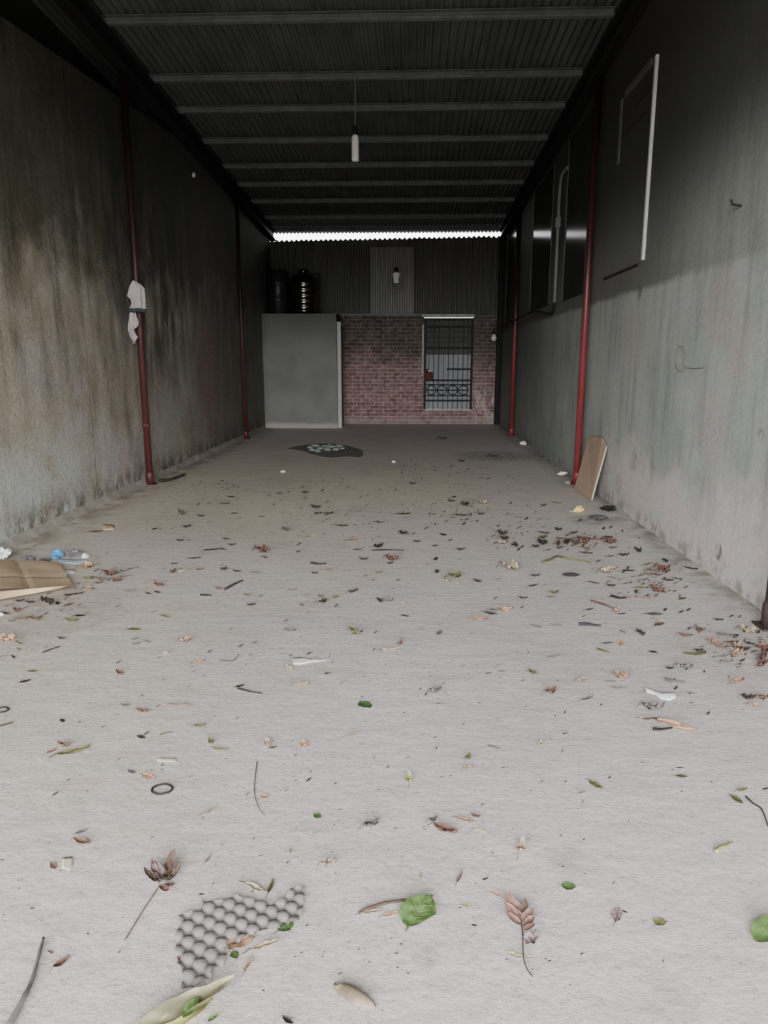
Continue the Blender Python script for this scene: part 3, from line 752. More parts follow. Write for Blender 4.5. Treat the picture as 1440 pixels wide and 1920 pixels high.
# ------------------------------------------------------------------ gravel patch on the floor
def gravel():
    c = fl(615, 846); bm = bmesh.new(); n_ = 40; nr = 7
    o0 = [(538, 841), (560, 836), (590, 833), (615, 832), (645, 835), (668, 840), (680, 846), (677, 857), (650, 856), (620, 858), (590, 853), (565, 845)]
    edge = smoothpath([fl(x, y) for x, y in o0 + [o0[0]]], 4)[:-1]
    rings = []
    for k_ in range(nr + 1):
        f_ = k_ / nr
        rings.append([bm.verts.new(((c + (e - c) * f_).x, (c + (e - c) * f_).y, .0015 + .004 * (1 - f_ ** 2) * (1 + .9 * mnoise.noise((e.x * 3, e.y * 3, k_))))) for e in edge])
    m_ = len(edge)
    for a, b in zip(rings[1:], rings[2:]):
        for i in range(m_): bm.faces.new((a[i], a[(i + 1) % m_], b[(i + 1) % m_], b[i]))
    bm.faces.new(rings[1])
    for v in rings[0]: bm.verts.remove(v)
    o = meshobj('gravel_patch', bm, M['gravel'], None, True, off=c)
    tag(o, 'dark oval patch of loose gravel on the floor before the cubicle', 'gravel', kind='stuff')
    st_ = None; k_ = 0
    for (x, y, s) in ((582, 843, .12), (592, 840, .13), (600, 845, .14), (608, 841, .12), (614, 847, .13), (622, 842, .13), (630, 846, .12), (636, 840, .12), (596, 849, .1), (642, 844, .1), (586, 847, .1), (618, 838, .1)):
        if st_ is None:
            bm = bmesh.new(); bmesh.ops.create_icosphere(bm, subdivisions=3, radius=.5)
            for v in bm.verts: v.co *= 1 + .35 * mnoise.noise(v.co * 2.2)
            for v in bm.verts: v.co.z *= .55
            st_ = meshobj('stone', bm, M['stone'], None, True); q = st_
        else: q = st_.copy(); COL.objects.link(q)
        p = fl(x, y); q.location = (p.x, p.y, .006 + s * .26); q.scale = (s, s * 1.3, s * .8); q.rotation_euler = (0, 0, k_ * 1.7); k_ += 1
        tag(q, 'pale grey stone lying in the gravel patch on the floor', 'stone', 'stones in the gravel patch')
gravel()

# ------------------------------------------------------------------ litter: crumpled things, rings, scraps
def crumple(name, px, py, wpx, hpx, mat, label, cat, seed, flat=1.0, group=None):
    p = fl(px, py + hpx * .35); d = depth(p); w = wpx * d / F; h = min(hpx * d / F * .9, w * .9)
    bm = bmesh.new(); bmesh.ops.create_icosphere(bm, subdivisions=4, radius=.5)
    for v in bm.verts:
        v.co.x += .35 * mnoise.noise(v.co * 1.7 + Vector((0, 0, seed)))
        n_ = mnoise.noise(v.co * 3 + Vector((seed, 0, 0))); m_ = mnoise.noise(v.co * 7 + Vector((0, seed, 0)))
        v.co *= .75 + 1.1 * abs(n_) + .5 * abs(m_); v.co.z = max(v.co.z, -.36)
    bmesh.ops.translate(bm, verts=bm.verts, vec=(0, 0, .36))
    for v in bm.verts: v.co.x *= w * .9; v.co.y *= w * .9 * .8; v.co.z *= h / .95
    o = meshobj(name, bm, mat, None, False); o.location = (p.x, p.y, .001); o.rotation_euler = (0, 0, seed)
    return tag(o, label, cat, group)
def scrap(name, pts, mat, label, cat, z=.012, wav=.008, seed=1, th=.0012):
    """thin flat scrap with a photo-pixel outline, slightly buckled"""
    P = [fl(x, y) for x, y in pts]; c = sum(P, Vector()) / len(P)
    bm = bmesh.new(); f0 = bm.faces.new([bm.verts.new(p) for p in P])
    bmesh.ops.triangulate(bm, faces=[f0]); bmesh.ops.subdivide_edges(bm, edges=bm.edges[:], cuts=3, use_grid_fill=True)
    for v in bm.verts: v.co.z = max(.0012, z * .5 + wav * mnoise.noise((v.co.x * 14 + seed, v.co.y * 14, seed)))
    bmesh.ops.solidify(bm, geom=bm.faces[:], thickness=-th)
    mz = min(v.co.z for v in bm.verts); bmesh.ops.translate(bm, verts=bm.verts, vec=(0, 0, .001 - mz))
    o = meshobj(name, bm, mat, None, True, off=c); o.location.z = 0
    for v in o.data.vertices: pass
    return tag(o, label, cat)
def ring(px, py, wpx, label, rr=.09):
    p = fl(px, py); d = depth(p); R = wpx * d / F / 2; bm = bmesh.new()
    tube(bm, [(R * math.cos(t_ * PI / 16) * (1 + .03 * math.sin(3 * t_)), R * math.sin(t_ * PI / 16) * .82, R * rr * (1.0 + .2 * math.sin(t_))) for t_ in range(33)], R * rr, 8, False)
    mz = min(v.co.z for v in bm.verts); bmesh.ops.translate(bm, verts=bm.verts, vec=(0, 0, .001 - mz))
    o = meshobj('rubber_ring', bm, M['rubber'], None, True); o.location = p; tag(o, label, 'ring')
ring(304, 1482, 38, 'black rubber ring lying on the floor left of centre', .1)
ring(2, 1333, 26, 'black rubber ring cut off by the left photo edge', .12)
scrap('plastic_scrap', [(550, 1234), (565, 1233), (585, 1236), (600, 1237), (619, 1237), (600, 1241), (580, 1243), (563, 1247), (550, 1247)], M['bone'], 'white pointed plastic scrap lying in the middle of the floor', 'scrap', .02, .004, 2)
scrap('plastic_film', [(1208, 1294), (1224, 1297), (1240, 1303), (1265, 1300), (1267, 1310), (1255, 1315), (1238, 1312), (1228, 1305), (1212, 1301)], M['whitebag'], 'crumpled white plastic film on the floor at the right', 'plastic film', .03, .015, 4)
scrap('card_strip', [(294, 1424), (331, 1422), (330, 1429), (296, 1429)], M['cream'], 'short cream card strip on the floor above the black ring', 'strip', .012, .003, 3)
scrap('card_scrap', [(117, 1610), (136, 1608), (137, 1625), (131, 1634), (116, 1631)], M['cream'], 'square cream card scrap on the floor at the lower left', 'scrap', .015, .006, 5)
scrap('cardboard_scrap', [(193, 984), (215, 985), (214, 993), (194, 994)], M['cardpale'], 'small tan cardboard scrap on the floor beside the left wall', 'scrap', .02, .006, 6)
scrap('husk_strip', [(1084, 1168), (1105, 1169), (1127, 1172), (1126, 1177), (1105, 1177), (1086, 1175)], M['greyplastic'], 'flat grey strip of husk lying right of centre on the floor', 'strip', .015, .004, 7)
scrap('paper_scrap', [(1068, 959), (1076, 954), (1086, 953), (1090, 960)], M['bone'], 'tiny white paper scrap under the yellow wrapper on the right', 'scrap', .01, .004, 8)
crumple('food_wrapper', 1085, 955, 15, 11, M['yellow'], 'crumpled yellow wrapper on the floor in front of the leaning board', 'wrapper', 3)
crumple('plastic_bag', 7, 1040, 26, 20, M['whitebag'], 'crumpled white plastic bag behind the cardboard at the left edge', 'bag', 1)
crumple('plastic_wrapper', 108, 1040, 24, 16, M['blue'], 'crumpled blue plastic wrapper behind the cardboard sheet', 'wrapper', 2)
crumple('plastic_bag', 139, 1037, 24, 12, M['greyplastic'], 'crumpled dark grey bag right of the blue wrapper', 'bag', 4)
crumple('paper_scrap', 160, 1043, 16, 8, M['whitebag'], 'crumpled white paper just right of the dark bag by the blue wrapper', 'paper', 9)
crumple('plastic_bag', 52, 1047, 26, 10, M['greyplastic'], 'grey plastic bag scrap between the white bag and blue wrapper', 'bag', 6)
crumple('plastic_bag', 84, 1050, 22, 8, M['ash'], 'small dark bag scrap just left of the blue wrapper', 'bag', 7)
scrap('film_scrap', [(108, 1050), (140, 1050), (166, 1052), (150, 1058), (112, 1057)], M['film'], 'flat pale blue film scrap in front of the blue wrapper', 'film', .01, .006, 9)
scrap('film_scrap', [(119, 1069), (140, 1069), (141, 1076), (121, 1077)], M['whitebag'], 'small white film scrap right of the cardboard sheet', 'film', .012, .006, 10)
crumple('paper_ball', 981, 831, 12, 8, M['whitebag'], 'small white paper ball by the far right red post', 'paper', 11)
crumple('plaster_chunk', 1054, 888, 16, 6, M['bone'], 'flat white plaster chunk at the right wall foot beyond the post', 'rubble', 12)
crumple('plaster_chunk', 1065, 905, 10, 6, M['mortar'], 'pale plaster crumb on the floor left of the tall post foot', 'rubble', 13)
crumple('plaster_chunk', 531, 884, 11, 4, M['bone'], 'small white chip alone on the floor left of centre', 'rubble', 14)
crumple('plaster_chunk', 738, 866, 8, 4, M['bone'], 'tiny white chip alone on the far floor near the middle', 'rubble', 15)
crumple('plaster_chunk', 679, 790, 14, 5, M['bone'], 'white plaster chunk lying against the foot of the brick wall', 'rubble', 16)
crumple('dirt_heap', 828, 821, 18, 6, M['ash'], 'small dark dirt heap on the far floor before the gate', 'dirt', 17)
crumple('dirt_heap', 925, 855, 26, 3, M['ash'], 'flat dark smear of dirt on the far floor left of the far right post', 'dirt', 18)
crumple('dirt_heap', 953, 857, 18, 3, M['gravel'], 'small flat brown dirt patch right of the dark smear on the far floor', 'dirt', 19)
crumple('ash_heap', 1120, 972, 36, 11, M['ash'], 'grey ash heap on the floor in front of the leaning board', 'ash')if False else crumple('ash_heap', 1120, 971, 36, 7, M['ash'], 'low grey ash heap on the floor in front of the leaning board', 'ash', 20)
crumple('tangled_litter', 1140, 953, 26, 10, M['pod'], 'black tangled litter at the right wall foot behind the ash heap', 'litter', 21)
crumple('pebble', 2, 1152, 8, 6, M['bone'], 'small white pebble at the left edge below the cardboard sheet', 'pebble', 22)

# dark seed pod
p = fl(1070, 1081); bm = bmesh.new(); L = 34 * depth(p) / F
pts = [(-.5 + i / 10, .03 * math.sin(i * .5), 0) for i in range(11)]; rs = [.02, .06, .1, .125, .135, .14, .135, .12, .095, .055, .02]
tube(bm, [(a * L, b * L, .14 * L * .8) for a, b, c_ in pts], [r_ * L for r_ in rs], 12)
for v in bm.verts: v.co.z = .14 * L * .8 + (v.co.z - .14 * L * .8) * .75
bmesh.ops.translate(bm, verts=bm.verts, vec=(0, 0, .001 - min(v.co.z for v in bm.verts)))
o = meshobj('seed_pod', bm, M['pod'], None, True); o.location = p; o.rotation_euler = (0, 0, .05); tag(o, 'thick black seed pod lying on the floor right of centre', 'seed pod')

# ------------------------------------------------------------------ twigs (polylines in photo pixels, width in pixels)
def twig(pts, w, col, label, cat='twig', name='twig', zig=.0, taper=.5):
    P = smoothpath([fl(x, y) for x, y in pts], 4); d = depth(P[0]); r = max(.0012, w * d / F / 2)
    nP = len(P); out = []
    for i, q in enumerate(P):
        q = q.copy(); q.z = r * 1.05 + .012 * zig * (1 + mnoise.noise((i * .9, q.x, q.y))) ; out.append(q)
    rs = [r * (1 - (1 - taper) * i / (nP - 1)) * (1 + .25 * mnoise.noise((i * 1.3, 3, 1))) for i in range(nP)]
    bm = bmesh.new(); tube(bm, out, rs, 6)
    bmesh.ops.translate(bm, verts=bm.verts, vec=(0, 0, .001 - min(v.co.z for v in bm.verts)))
    o = meshobj(name, bm, LM[col], None, True, off=P[nP // 2]); o.location.z = P[nP // 2].z
    return tag(o, label, cat)
twig([(482, 1430), (479, 1455), (477, 1485), (484, 1515), (496, 1531)], 2.2, 'g', 'thin curved grey twig on the floor right of the black ring')
twig([(674, 1714), (695, 1705), (720, 1697), (765, 1690), (812, 1683)], 7, 'b', 'thin brown twig just behind the large green leaf')
twig([(1018, 1056), (1032, 1051), (1045, 1045), (1063, 1049), (1085, 1052), (1108, 1057)], 4.5, 'l', 'long bent olive brown twig behind the black seed pod')
twig([(1108, 1128), (1125, 1133), (1142, 1139), (1155, 1144)], 4, 'b', 'straight brown twig slanting on the floor right of the seed pod')
twig([(1146, 1119), (1160, 1123), (1174, 1123)], 5, 'd', 'short dark twig right of the seed pod, before the reddish litter')
twig([(446, 1292), (460, 1296), (474, 1299), (492, 1302)], 3.5, 'd', 'thin dark twig on the floor below the white pointed scrap')
twig([(422, 1107), (440, 1097), (455, 1090)], 5, 'd', 'dark knotted twig on the floor left of centre')
twig([(376, 1117), (396, 1118)], 4, 'd', 'short straight dark twig below the knotted twig')
twig([(583, 1057), (597, 1059), (612, 1058)], 4, 'd', 'straight dark twig in the middle of the hall floor')
twig([(598, 1074), (615, 1070), (632, 1066)], 3, 't', 'pale thin twig just in front of the straight dark twig')
twig([(698, 1033), (725, 1032), (758, 1033)], 2.5, 'd', 'thin dark twig across the middle of the floor beyond the leaf clump')
twig([(226, 1075), (243, 1068), (260, 1064)], 3, 'g', 'thin grey twig on the floor behind the left litter')
twig([(334, 1073), (350, 1070), (368, 1067)], 3.5, 't', 'pale whitish stick on the floor at the left of the hall')
twig([(835, 1089), (848, 1092), (860, 1095)], 4, 't', 'pale stick under an olive leaf right of the leaf clump')
twig([(80, 1225), (95, 1219), (112, 1213)], 3, 'd', 'thin dark twig on the floor at the left below the cardboard')
twig([(0, 1363), (11, 1360), (25, 1356)], 4, 'b', 'short brown twig below the ring at the left edge')
twig([(313, 1323), (330, 1324), (348, 1323), (360, 1325)], 4, 't', 'pale straw stalk on the floor left of centre')
twig([(300, 1379), (310, 1376), (322, 1374)], 2.5, 'l', 'faint olive twig below the pale straw stalk')
twig([(412, 1240), (432, 1241), (442, 1236), (448, 1228)], 2.5, 'g', 'bent grey twig on the floor left of the white pointed scrap')
twig([(1247, 1276), (1262, 1280), (1283, 1282)], 7, 'g', 'flat grey stick on the floor behind the white plastic film')
twig([(1344, 1190), (1357, 1192), (1373, 1197)], 5, 'g', 'grey stick lying behind the leaf pile at the right wall')
twig([(1224, 1369), (1240, 1370), (1260, 1367)], 6, 'd', 'dark stick beside the long orange leaf at the right')
twig([(1398, 1495), (1412, 1508), (1427, 1518), (1436, 1538), (1440, 1552)], 3.5, 'd', 'long thin dark twig curving to the right photo edge')
twig([(1120, 1219), (1131, 1222), (1142, 1225)], 5, 'l', 'short olive stick right of the grey husk strip')
twig([(915, 1399), (925, 1402), (937, 1406)], 3, 'g', 'short grey twig alone on the bare floor right of centre')
twig([(1342, 1600), (1349, 1593), (1358, 1590), (1372, 1583)], 8, 'y', 'yellow green stalk on the floor at the right')
twig([(300, 905), (318, 902), (335, 897), (347, 892)], 7, 'd', 'dark stick along the left wall foot behind the near post')
twig([(82, 1764), (74, 1795), (60, 1845), (44, 1878), (30, 1905), (14, 1935)], 5.5, 'g', 'long flat brown stalk lying at the lower left corner', taper=2.2)
twig([(1322, 1225), (1302, 1229), (1282, 1226)], 6, 'l', 'olive stalk with a leaf bud before the right leaf pile')

# ------------------------------------------------------------------ leaves
def blade_bm(W=.42, roll=1.2, arch=.5, wav=.05, seed=0, tip=1.0, nu=14, nv=6):
    bm = bmesh.new(); rows = []
    for i in range(nu + 1):
        u = i / nu; hw = W / 2 * (math.sin(PI * min(1, max(0, u)) ** (.75)) ** .8 if 0 < u < 1 else 0) + .004
        hw *= 1 + .12 * mnoise.noise((u * 6, seed, 2))
        row = []
        for j in range(nv + 1):
            v = j / nv * 2 - 1
            th = v * roll * (.7 + .5 * u)
            if abs(roll) > .02: yy, zz = hw * math.sin(th) / roll, hw * (1 - math.cos(th)) / abs(roll)
            else: yy, zz = hw * v, 0
            zz += arch * ((u - .5) ** 2) + wav * mnoise.noise((u * (4 + 14 * wav) + seed, v * (1.5 + 4 * wav), seed * 1.7))
            yy += .08 * mnoise.noise((u * 2, seed, 9))
            row.append(bm.verts.new((u - .5, yy, zz)))
        rows.append(row)
    for a, b in zip(rows, rows[1:]):
        for j in range(nv): bm.faces.new((a[j], a[j + 1], b[j + 1], b[j]))
    mz = min(v.co.z for v in bm.verts); bmesh.ops.translate(bm, verts=bm.verts, vec=(0, 0, -mz))
    return bm, -mz
SH = {'c': dict(W=.5, roll=1.5, arch=.75, wav=.10), 'f': dict(W=.52, roll=.25, arch=.12, wav=.06), 'n': dict(W=.26, roll=1.3, arch=.35, wav=.07),
      's': dict(W=.6, roll=1.0, arch=1.3, wav=.12), 'r': dict(W=.85, roll=.35, arch=.15, wav=.05), 'x': dict(W=.6, roll=1.7, arch=.7, wav=.30)}
SHN = {'c': 'curled', 'f': 'flat', 'n': 'narrow', 's': 'upturned', 'r': 'rounded', 'x': 'crumpled'}
PROTO = {}
def proto(sh, col, var):
    key = (sh, col, var)
    if key not in PROTO:
        kw = dict(SH[sh]); bm, dz = blade_bm(seed=var * 3.3 + ord(sh) * .7, **kw)
        bmesh.ops.recalc_face_normals(bm, faces=bm.faces)
        me = bpy.data.meshes.new('leaf'); bm.to_mesh(me); bm.free(); me.materials.append(LM[col])
        for p_ in me.polygons: p_.use_smooth = True
        mid = [v.co for v in me.vertices][:7]
        base = sum((Vector(v) for v in mid), Vector()) / 7
        bm = bmesh.new(); tube(bm, [base + Vector((.04, 0, .006)), base + Vector((-.06, .01, .0)), base + Vector((-.16, .02, -base.z * .5)), base + Vector((-.28, .05, .012 - base.z))], [.016, .013, .012, .01], 6)
        bmesh.ops.recalc_face_normals(bm, faces=bm.faces)
        ms = bpy.data.meshes.new('stalk'); bm.to_mesh(ms); bm.free(); ms.materials.append(LM['d' if col != 'gr' else 'l'])
        PROTO[key] = (me, ms)
    return PROTO[key]

RAW = """
337,946,6,d;304,943,8,d;236,975,8,d;180,997,20,b;276,979,6,g;340,966,18,g;305,964,8,g;290,992,12,d;300,993,8,d;322,992,7,d;350,989,14,d;233,1007,7,d;65,1024,9,d;338,1015,12,d;345,1008,6,rb;352,1015,10,p;259,1026,8,g;200,1039,8,g;
161,1067,20,o;181,1047,9,d;185,1059,10,b;180,1071,11,d;165,1085,14,l;164,1103,15,o;172,1099,8,d;175,1105,8,d;156,1104,11,d;147,1095,8,d;138,1104,9,d;144,1115,24,d,n;127,1118,12,d;136,1125,8,d;207,1080,25,rb,x;219,1091,17,rb,x;190,1088,18,b;186,1094,14,b;236,1081,17,g,n;
327,1057,12,d;292,1062,7,d;305,1068,9,d;325,1074,14,b;338,1068,10,b;290,1091,11,b;310,1090,8,b;298,1099,20,rb,c;295,1111,14,rb;275,1104,10,d;268,1109,10,d;278,1114,16,d,n;247,1109,18,g,n;219,1125,9,d;90,1135,26,d,x;108,1132,14,d;130,1134,16,b;38,1128,14,d;57,1131,14,d;32,1147,16,rb,x;9,1151,20,d,n;42,1161,16,b;67,1161,18,b;22,1166,12,b;135,1166,22,l,c;150,1155,16,d;162,1151,10,d;
315,1137,8,b;336,1132,8,b;334,1144,8,b;289,1148,8,d;310,1157,20,l,n;197,1163,9,d;252,1181,20,l,f;119,1182,6,d;131,1188,10,d;116,1199,14,d;109,1215,7,d;137,1209,6,d;176,1213,5,d;256,1209,12,g,c;275,1204,18,g,n;252,1200,12,g;348,1204,20,p;310,1227,14,t,c;15,1202,26,o,x;37,1207,16,l,n;35,1218,12,l,n;25,1233,16,d,n;3,1232,8,d;
387,889,7,d;376,894,10,d;416,903,9,d;375,907,8,d;361,912,8,d;337,906,8,d;426,919,11,d;449,915,5,d;317,932,6,d;391,946,10,d;422,945,14,d,n;434,932,14,d;447,938,9,d;372,947,9,g;509,898,8,d;547,886,5,d;537,913,6,d;594,907,8,d;617,906,6,d;567,915,9,d;572,925,12,d;524,926,12,d,n;541,924,9,d;604,921,9,d;571,936,11,d;592,953,20,d,c;596,964,12,d;616,965,16,d,c;614,975,11,d;614,943,8,d;
377,969,13,d;389,981,10,d;440,963,12,d;450,972,8,d;491,969,12,g;536,996,16,g;566,999,11,d;562,1007,9,d;585,1006,16,t,n;607,1003,11,d;560,1022,11,d,c;531,1022,9,g;560,1036,10,d;375,1027,10,d,c;390,1032,14,d;404,1032,12,d,c;417,1030,14,b;424,1012,12,d;435,1023,12,d;477,1009,7,d;490,1037,24,rb,x;474,1032,10,d;492,1025,9,d;496,1046,16,d,n;365,1048,20,d,n;
375,1069,12,b;425,1067,7,d;416,1060,8,rb;420,1071,14,rb;436,1070,11,d;445,1073,12,d,c;480,1075,18,g,n;411,1106,16,b,c;409,1131,10,g;464,1117,12,l;489,1119,10,d;456,1125,7,l;472,1136,14,d,c;382,1155,10,g;549,1107,16,g,n;575,1117,11,g;566,1135,12,g;590,1076,12,d;591,1124,8,d;601,1120,12,l;629,1121,12,l,c;605,1132,14,d,x;616,1139,8,l;610,1127,12,y,x;630,1137,10,g;
755,883,8,d;770,884,7,d;765,892,7,d;775,899,6,d;786,892,6,d;774,908,12,d;846,876,10,d;866,866,12,d;915,899,10,d;876,925,7,d;641,900,9,d;742,920,9,d;677,932,9,d;637,931,8,d;739,941,6,d,s;811,946,7,d;786,949,9,d;852,932,12,d;846,941,12,d;869,940,7,d;872,948,14,d;906,945,15,t,x;902,965,12,d;757,964,22,l,f;680,969,8,d;712,962,7,d;866,967,22,d,n;850,970,7,d;882,965,8,d;875,975,10,t;869,984,11,d;
640,987,22,d,n;664,986,9,d;692,983,8,d;710,980,14,d,n;697,990,7,d;739,992,8,t;799,992,11,t;775,1002,9,d;756,1002,14,d;837,979,10,d;831,1003,16,d;662,1012,22,o,f;644,1028,9,t;782,1017,12,d,c;710,1027,16,d,x;672,1031,14,d,n;682,1028,8,d;816,1024,12,d;844,1014,10,t;864,1032,14,d;862,1050,9,d;817,1051,12,d;682,1050,15,d,c;735,1051,22,rb,x;751,1038,10,d;732,1057,12,d,c;711,1075,12,l,c;699,1089,10,d;746,1089,9,l;764,1095,9,d,s;737,1105,8,d;685,1081,9,d;834,1083,11,d;852,1085,22,l,x;896,1092,15,d;819,1076,12,d;662,1111,18,d,c;712,1130,15,d,x;729,1129,14,g;755,1132,12,t;814,1117,10,d;817,1125,8,d;909,1117,10,d;760,1156,16,d,n;916,1150,18,d,f;
975,920,8,d;957,945,9,d;946,957,8,d;951,965,8,d;969,972,10,d;987,974,11,g;1012,975,11,d;974,980,8,d;1019,949,12,d;1045,944,14,l,n;1087,977,10,d;994,989,10,d;970,992,8,d;981,993,8,d;1019,989,9,d;1020,1000,18,d,n;934,987,10,d;942,1003,18,d,x;924,1006,9,d;1047,995,12,d;1060,1002,7,d;1076,1001,14,d;1145,990,10,d;946,1012,14,d,x;942,1021,14,t,x;964,1025,12,d;979,1027,10,d;1019,1010,14,l,x;1017,1022,22,d,x;1004,1027,12,d;1050,1011,12,rb;1047,1022,14,b;1062,1022,18,d,x;1077,1020,16,b,x;1072,1011,10,d;1095,1022,22,rb,x;1092,1014,18,b;1116,1012,26,b,n;1142,1020,24,rb,x;1142,1009,12,d;1150,1027,14,b;1049,1029,12,d;1097,1029,12,rb;1176,1018,10,d;1100,1038,18,d,n;1121,1054,11,d;1144,1044,15,d,n;1170,1043,17,d,c;1196,1036,17,d,x;955,1070,30,t,x;970,1059,8,d;1004,1081,15,d,c;934,1087,10,d;937,1107,9,d;929,1123,10,d;981,1123,14,d;1001,1099,20,d,n;1022,1098,9,d;1114,1094,18,d,n;1179,1071,19,d,n;1140,1075,26,t,x;1156,1086,22,g,n;1177,1094,16,g,n;1146,1100,14,d,c;1039,1113,15,l,s;1035,1120,15,l,n;1029,1134,9,g;979,1140,9,d;924,1144,15,d,n;920,1151,23,g,f;949,1146,23,o,c;900,1164,25,o,c;1007,1176,18,g,n;1044,1174,17,g,n;1135,1170,9,g;1094,1157,8,d;1186,1122,20,p,n;1105,1144,18,d,n;1157,1147,15,o,s;1149,1146,10,d;1167,1152,14,d,n;
1247,1055,12,d;1215,1059,22,l,n;1240,1072,24,rb,x;1245,1076,17,rb,x;1222,1071,14,b;1217,1079,14,b,c;1230,1078,14,rb;1200,1088,9,d;1210,1088,12,d;1254,1088,15,d;1270,1086,16,d,n;1296,1067,20,d,n;1205,1103,20,l,n;1232,1110,24,rb,x;1242,1110,15,rb;1214,1118,10,d;1220,1124,20,p,n;1192,1109,10,gr;1265,1110,8,d;1280,1123,16,l,f;1337,1117,11,d;1227,1152,26,g,f;1247,1145,11,d;1277,1149,12,d;1291,1145,12,g;1236,1171,23,b,f;1240,1164,22,t,n;1347,1164,14,d,c;1371,1157,11,d;1167,1185,13,g,f;1201,1192,18,d,x;1285,1194,20,b,c;1292,1180,10,b;1312,1185,20,b,s;1332,1185,10,d;1337,1207,19,o,x;1351,1215,22,b,c;1372,1205,24,b,n;1385,1214,20,t,x;1382,1227,22,o,x;1395,1220,15,d,x;1407,1207,14,d;1402,1186,26,t,x;1380,1192,14,d;1422,1187,12,d;1427,1220,22,rb,x;1435,1227,20,rb,x;1430,1235,24,rb,x;1427,1250,22,rb,x;1438,1243,18,rb,x;1356,1232,20,g,n;1367,1241,14,g,n;1392,1240,12,d;1140,1207,18,d,n;1164,1206,22,o,f;1225,1223,15,d,f;1310,1221,14,d,c;1256,1255,14,d;1282,1257,24,g,x;1267,1292,12,d;1165,1272,24,o,x;1145,1279,16,g,n;1162,1291,20,g,n;1091,1279,18,t,x;1381,1281,23,o,c;
61,1259,16,l,f;47,1278,17,d,f;225,1265,20,rb,c;222,1243,9,t,s;374,1243,18,o,c;393,1223,10,d;383,1268,8,d;364,1260,7,l;117,1352,14,d,f;150,1356,12,d,f;193,1364,8,g;235,1325,14,g;269,1336,22,rb,c;296,1325,8,d;376,1363,18,l,c;265,1383,17,d,f;275,1376,11,d,s;119,1401,18,b,x;97,1409,17,p,f;139,1411,46,l,n;247,1448,17,g,f;279,1457,25,o,f;129,1464,12,b;104,1490,12,d,f;164,1484,7,d,n;
432,1181,8,d;536,1165,9,d,s;545,1184,18,g,c;663,1190,24,l,x;678,1185,8,d;704,1187,8,d;477,1207,12,d,x;452,1212,9,d,s;470,1230,9,d;579,1227,11,d,x;750,1209,14,rb,s;732,1219,26,t,n;613,1264,13,d,n;542,1254,16,t,c;564,1286,22,t,c;449,1287,15,d,f;685,1323,26,gr,r;403,1345,10,d;396,1394,16,l,s;412,1406,26,l,n;502,1398,21,p,s;512,1402,14,l,f;570,1400,20,o,s;661,1379,20,t,n;497,1494,15,o,r;579,1464,12,g;
792,1182,12,d,c;824,1187,20,g,f,70;867,1179,6,d;884,1190,8,d;1039,1232,21,g,n;916,1264,12,d,f;998,1264,16,l,x;980,1277,7,g;817,1299,24,g,x;1031,1302,23,b,x;1102,1311,24,g,n;823,1321,10,g;816,1384,7,d;793,1379,7,d;1012,1396,15,y,s;877,1423,16,l,s;878,1443,16,t,x;767,1466,25,y,s,90;1059,1377,10,g;1091,1487,14,g,n;
1224,1331,32,g,x;1212,1349,22,t,f;1268,1364,62,o,n;1231,1348,14,d,n;1328,1339,10,d,s;1296,1319,8,d;1297,1301,16,g,n;1403,1311,20,d,x;1427,1314,22,b,x;1414,1326,16,o,x;1275,1442,12,gr,c;1278,1456,18,l,f;1204,1431,8,d;1117,1472,26,l,f;1143,1459,8,d;1391,1484,20,l,c;1381,1500,25,l,f;1435,1481,12,g,c;
152,1560,18,g,f;155,1583,30,b,c;100,1625,20,b,f;5,1614,10,g;391,1611,20,m,n,75;595,1531,15,gr,r;695,1552,28,g,x;545,1595,14,t,n,90;617,1622,24,t,x;395,1522,26,t,n,40;61,1705,11,d,r;116,1809,28,rb,c,60;95,1787,14,b,n;
892,1532,16,rb,c;874,1540,31,o,n,-20;835,1561,40,rb,c;812,1540,18,g,s;900,1559,20,y,n;977,1595,32,t,s,70;862,1645,30,m,n,70;910,1650,12,l;789,1642,14,t,n,90;875,1698,15,y,f;1066,1663,23,gr,r;1157,1716,33,m,f;1172,1712,12,d,c;1237,1730,21,l,r;732,1716,25,o,n,20;700,1712,36,t,n,15;890,1737,12,d,n,80;
447,1770,52,o,f,25;440,1792,17,gr,r;466,1810,30,o,n,80;536,1736,32,gr,r;500,1775,50,t,n,30;452,1745,17,b,n,100;480,1668,44,t,n,-25;508,1664,32,l,n,85;378,1679,12,b,c;340,1803,16,rb,c;540,1918,22,d,c;1030,1803,7,d
"""
ITEMS = []
for tok in RAW.replace('\n', '').split(';'):
    tok = tok.strip()
    if not tok: continue
    q = tok.split(',')
    ITEMS.append([float(q[0]), float(q[1]), float(q[2]), q[3], q[4] if len(q) > 4 else None, float(q[5]) if len(q) > 5 else None])
rnd = random.Random(11)
for it in ITEMS:
    if it[4] is None: it[4] = rnd.choice('ccnx' if it[2] < 12 else 'ccxf')
    if it[5] is None: it[5] = rnd.uniform(-40, 40) if it[4] in 'nc' else rnd.uniform(-70, 70)
    it.append(fl(it[0], it[1]))
ITEMS.sort(key=lambda i: -i[2])
BIG, SMALL = ITEMS[:300], ITEMS[300:]

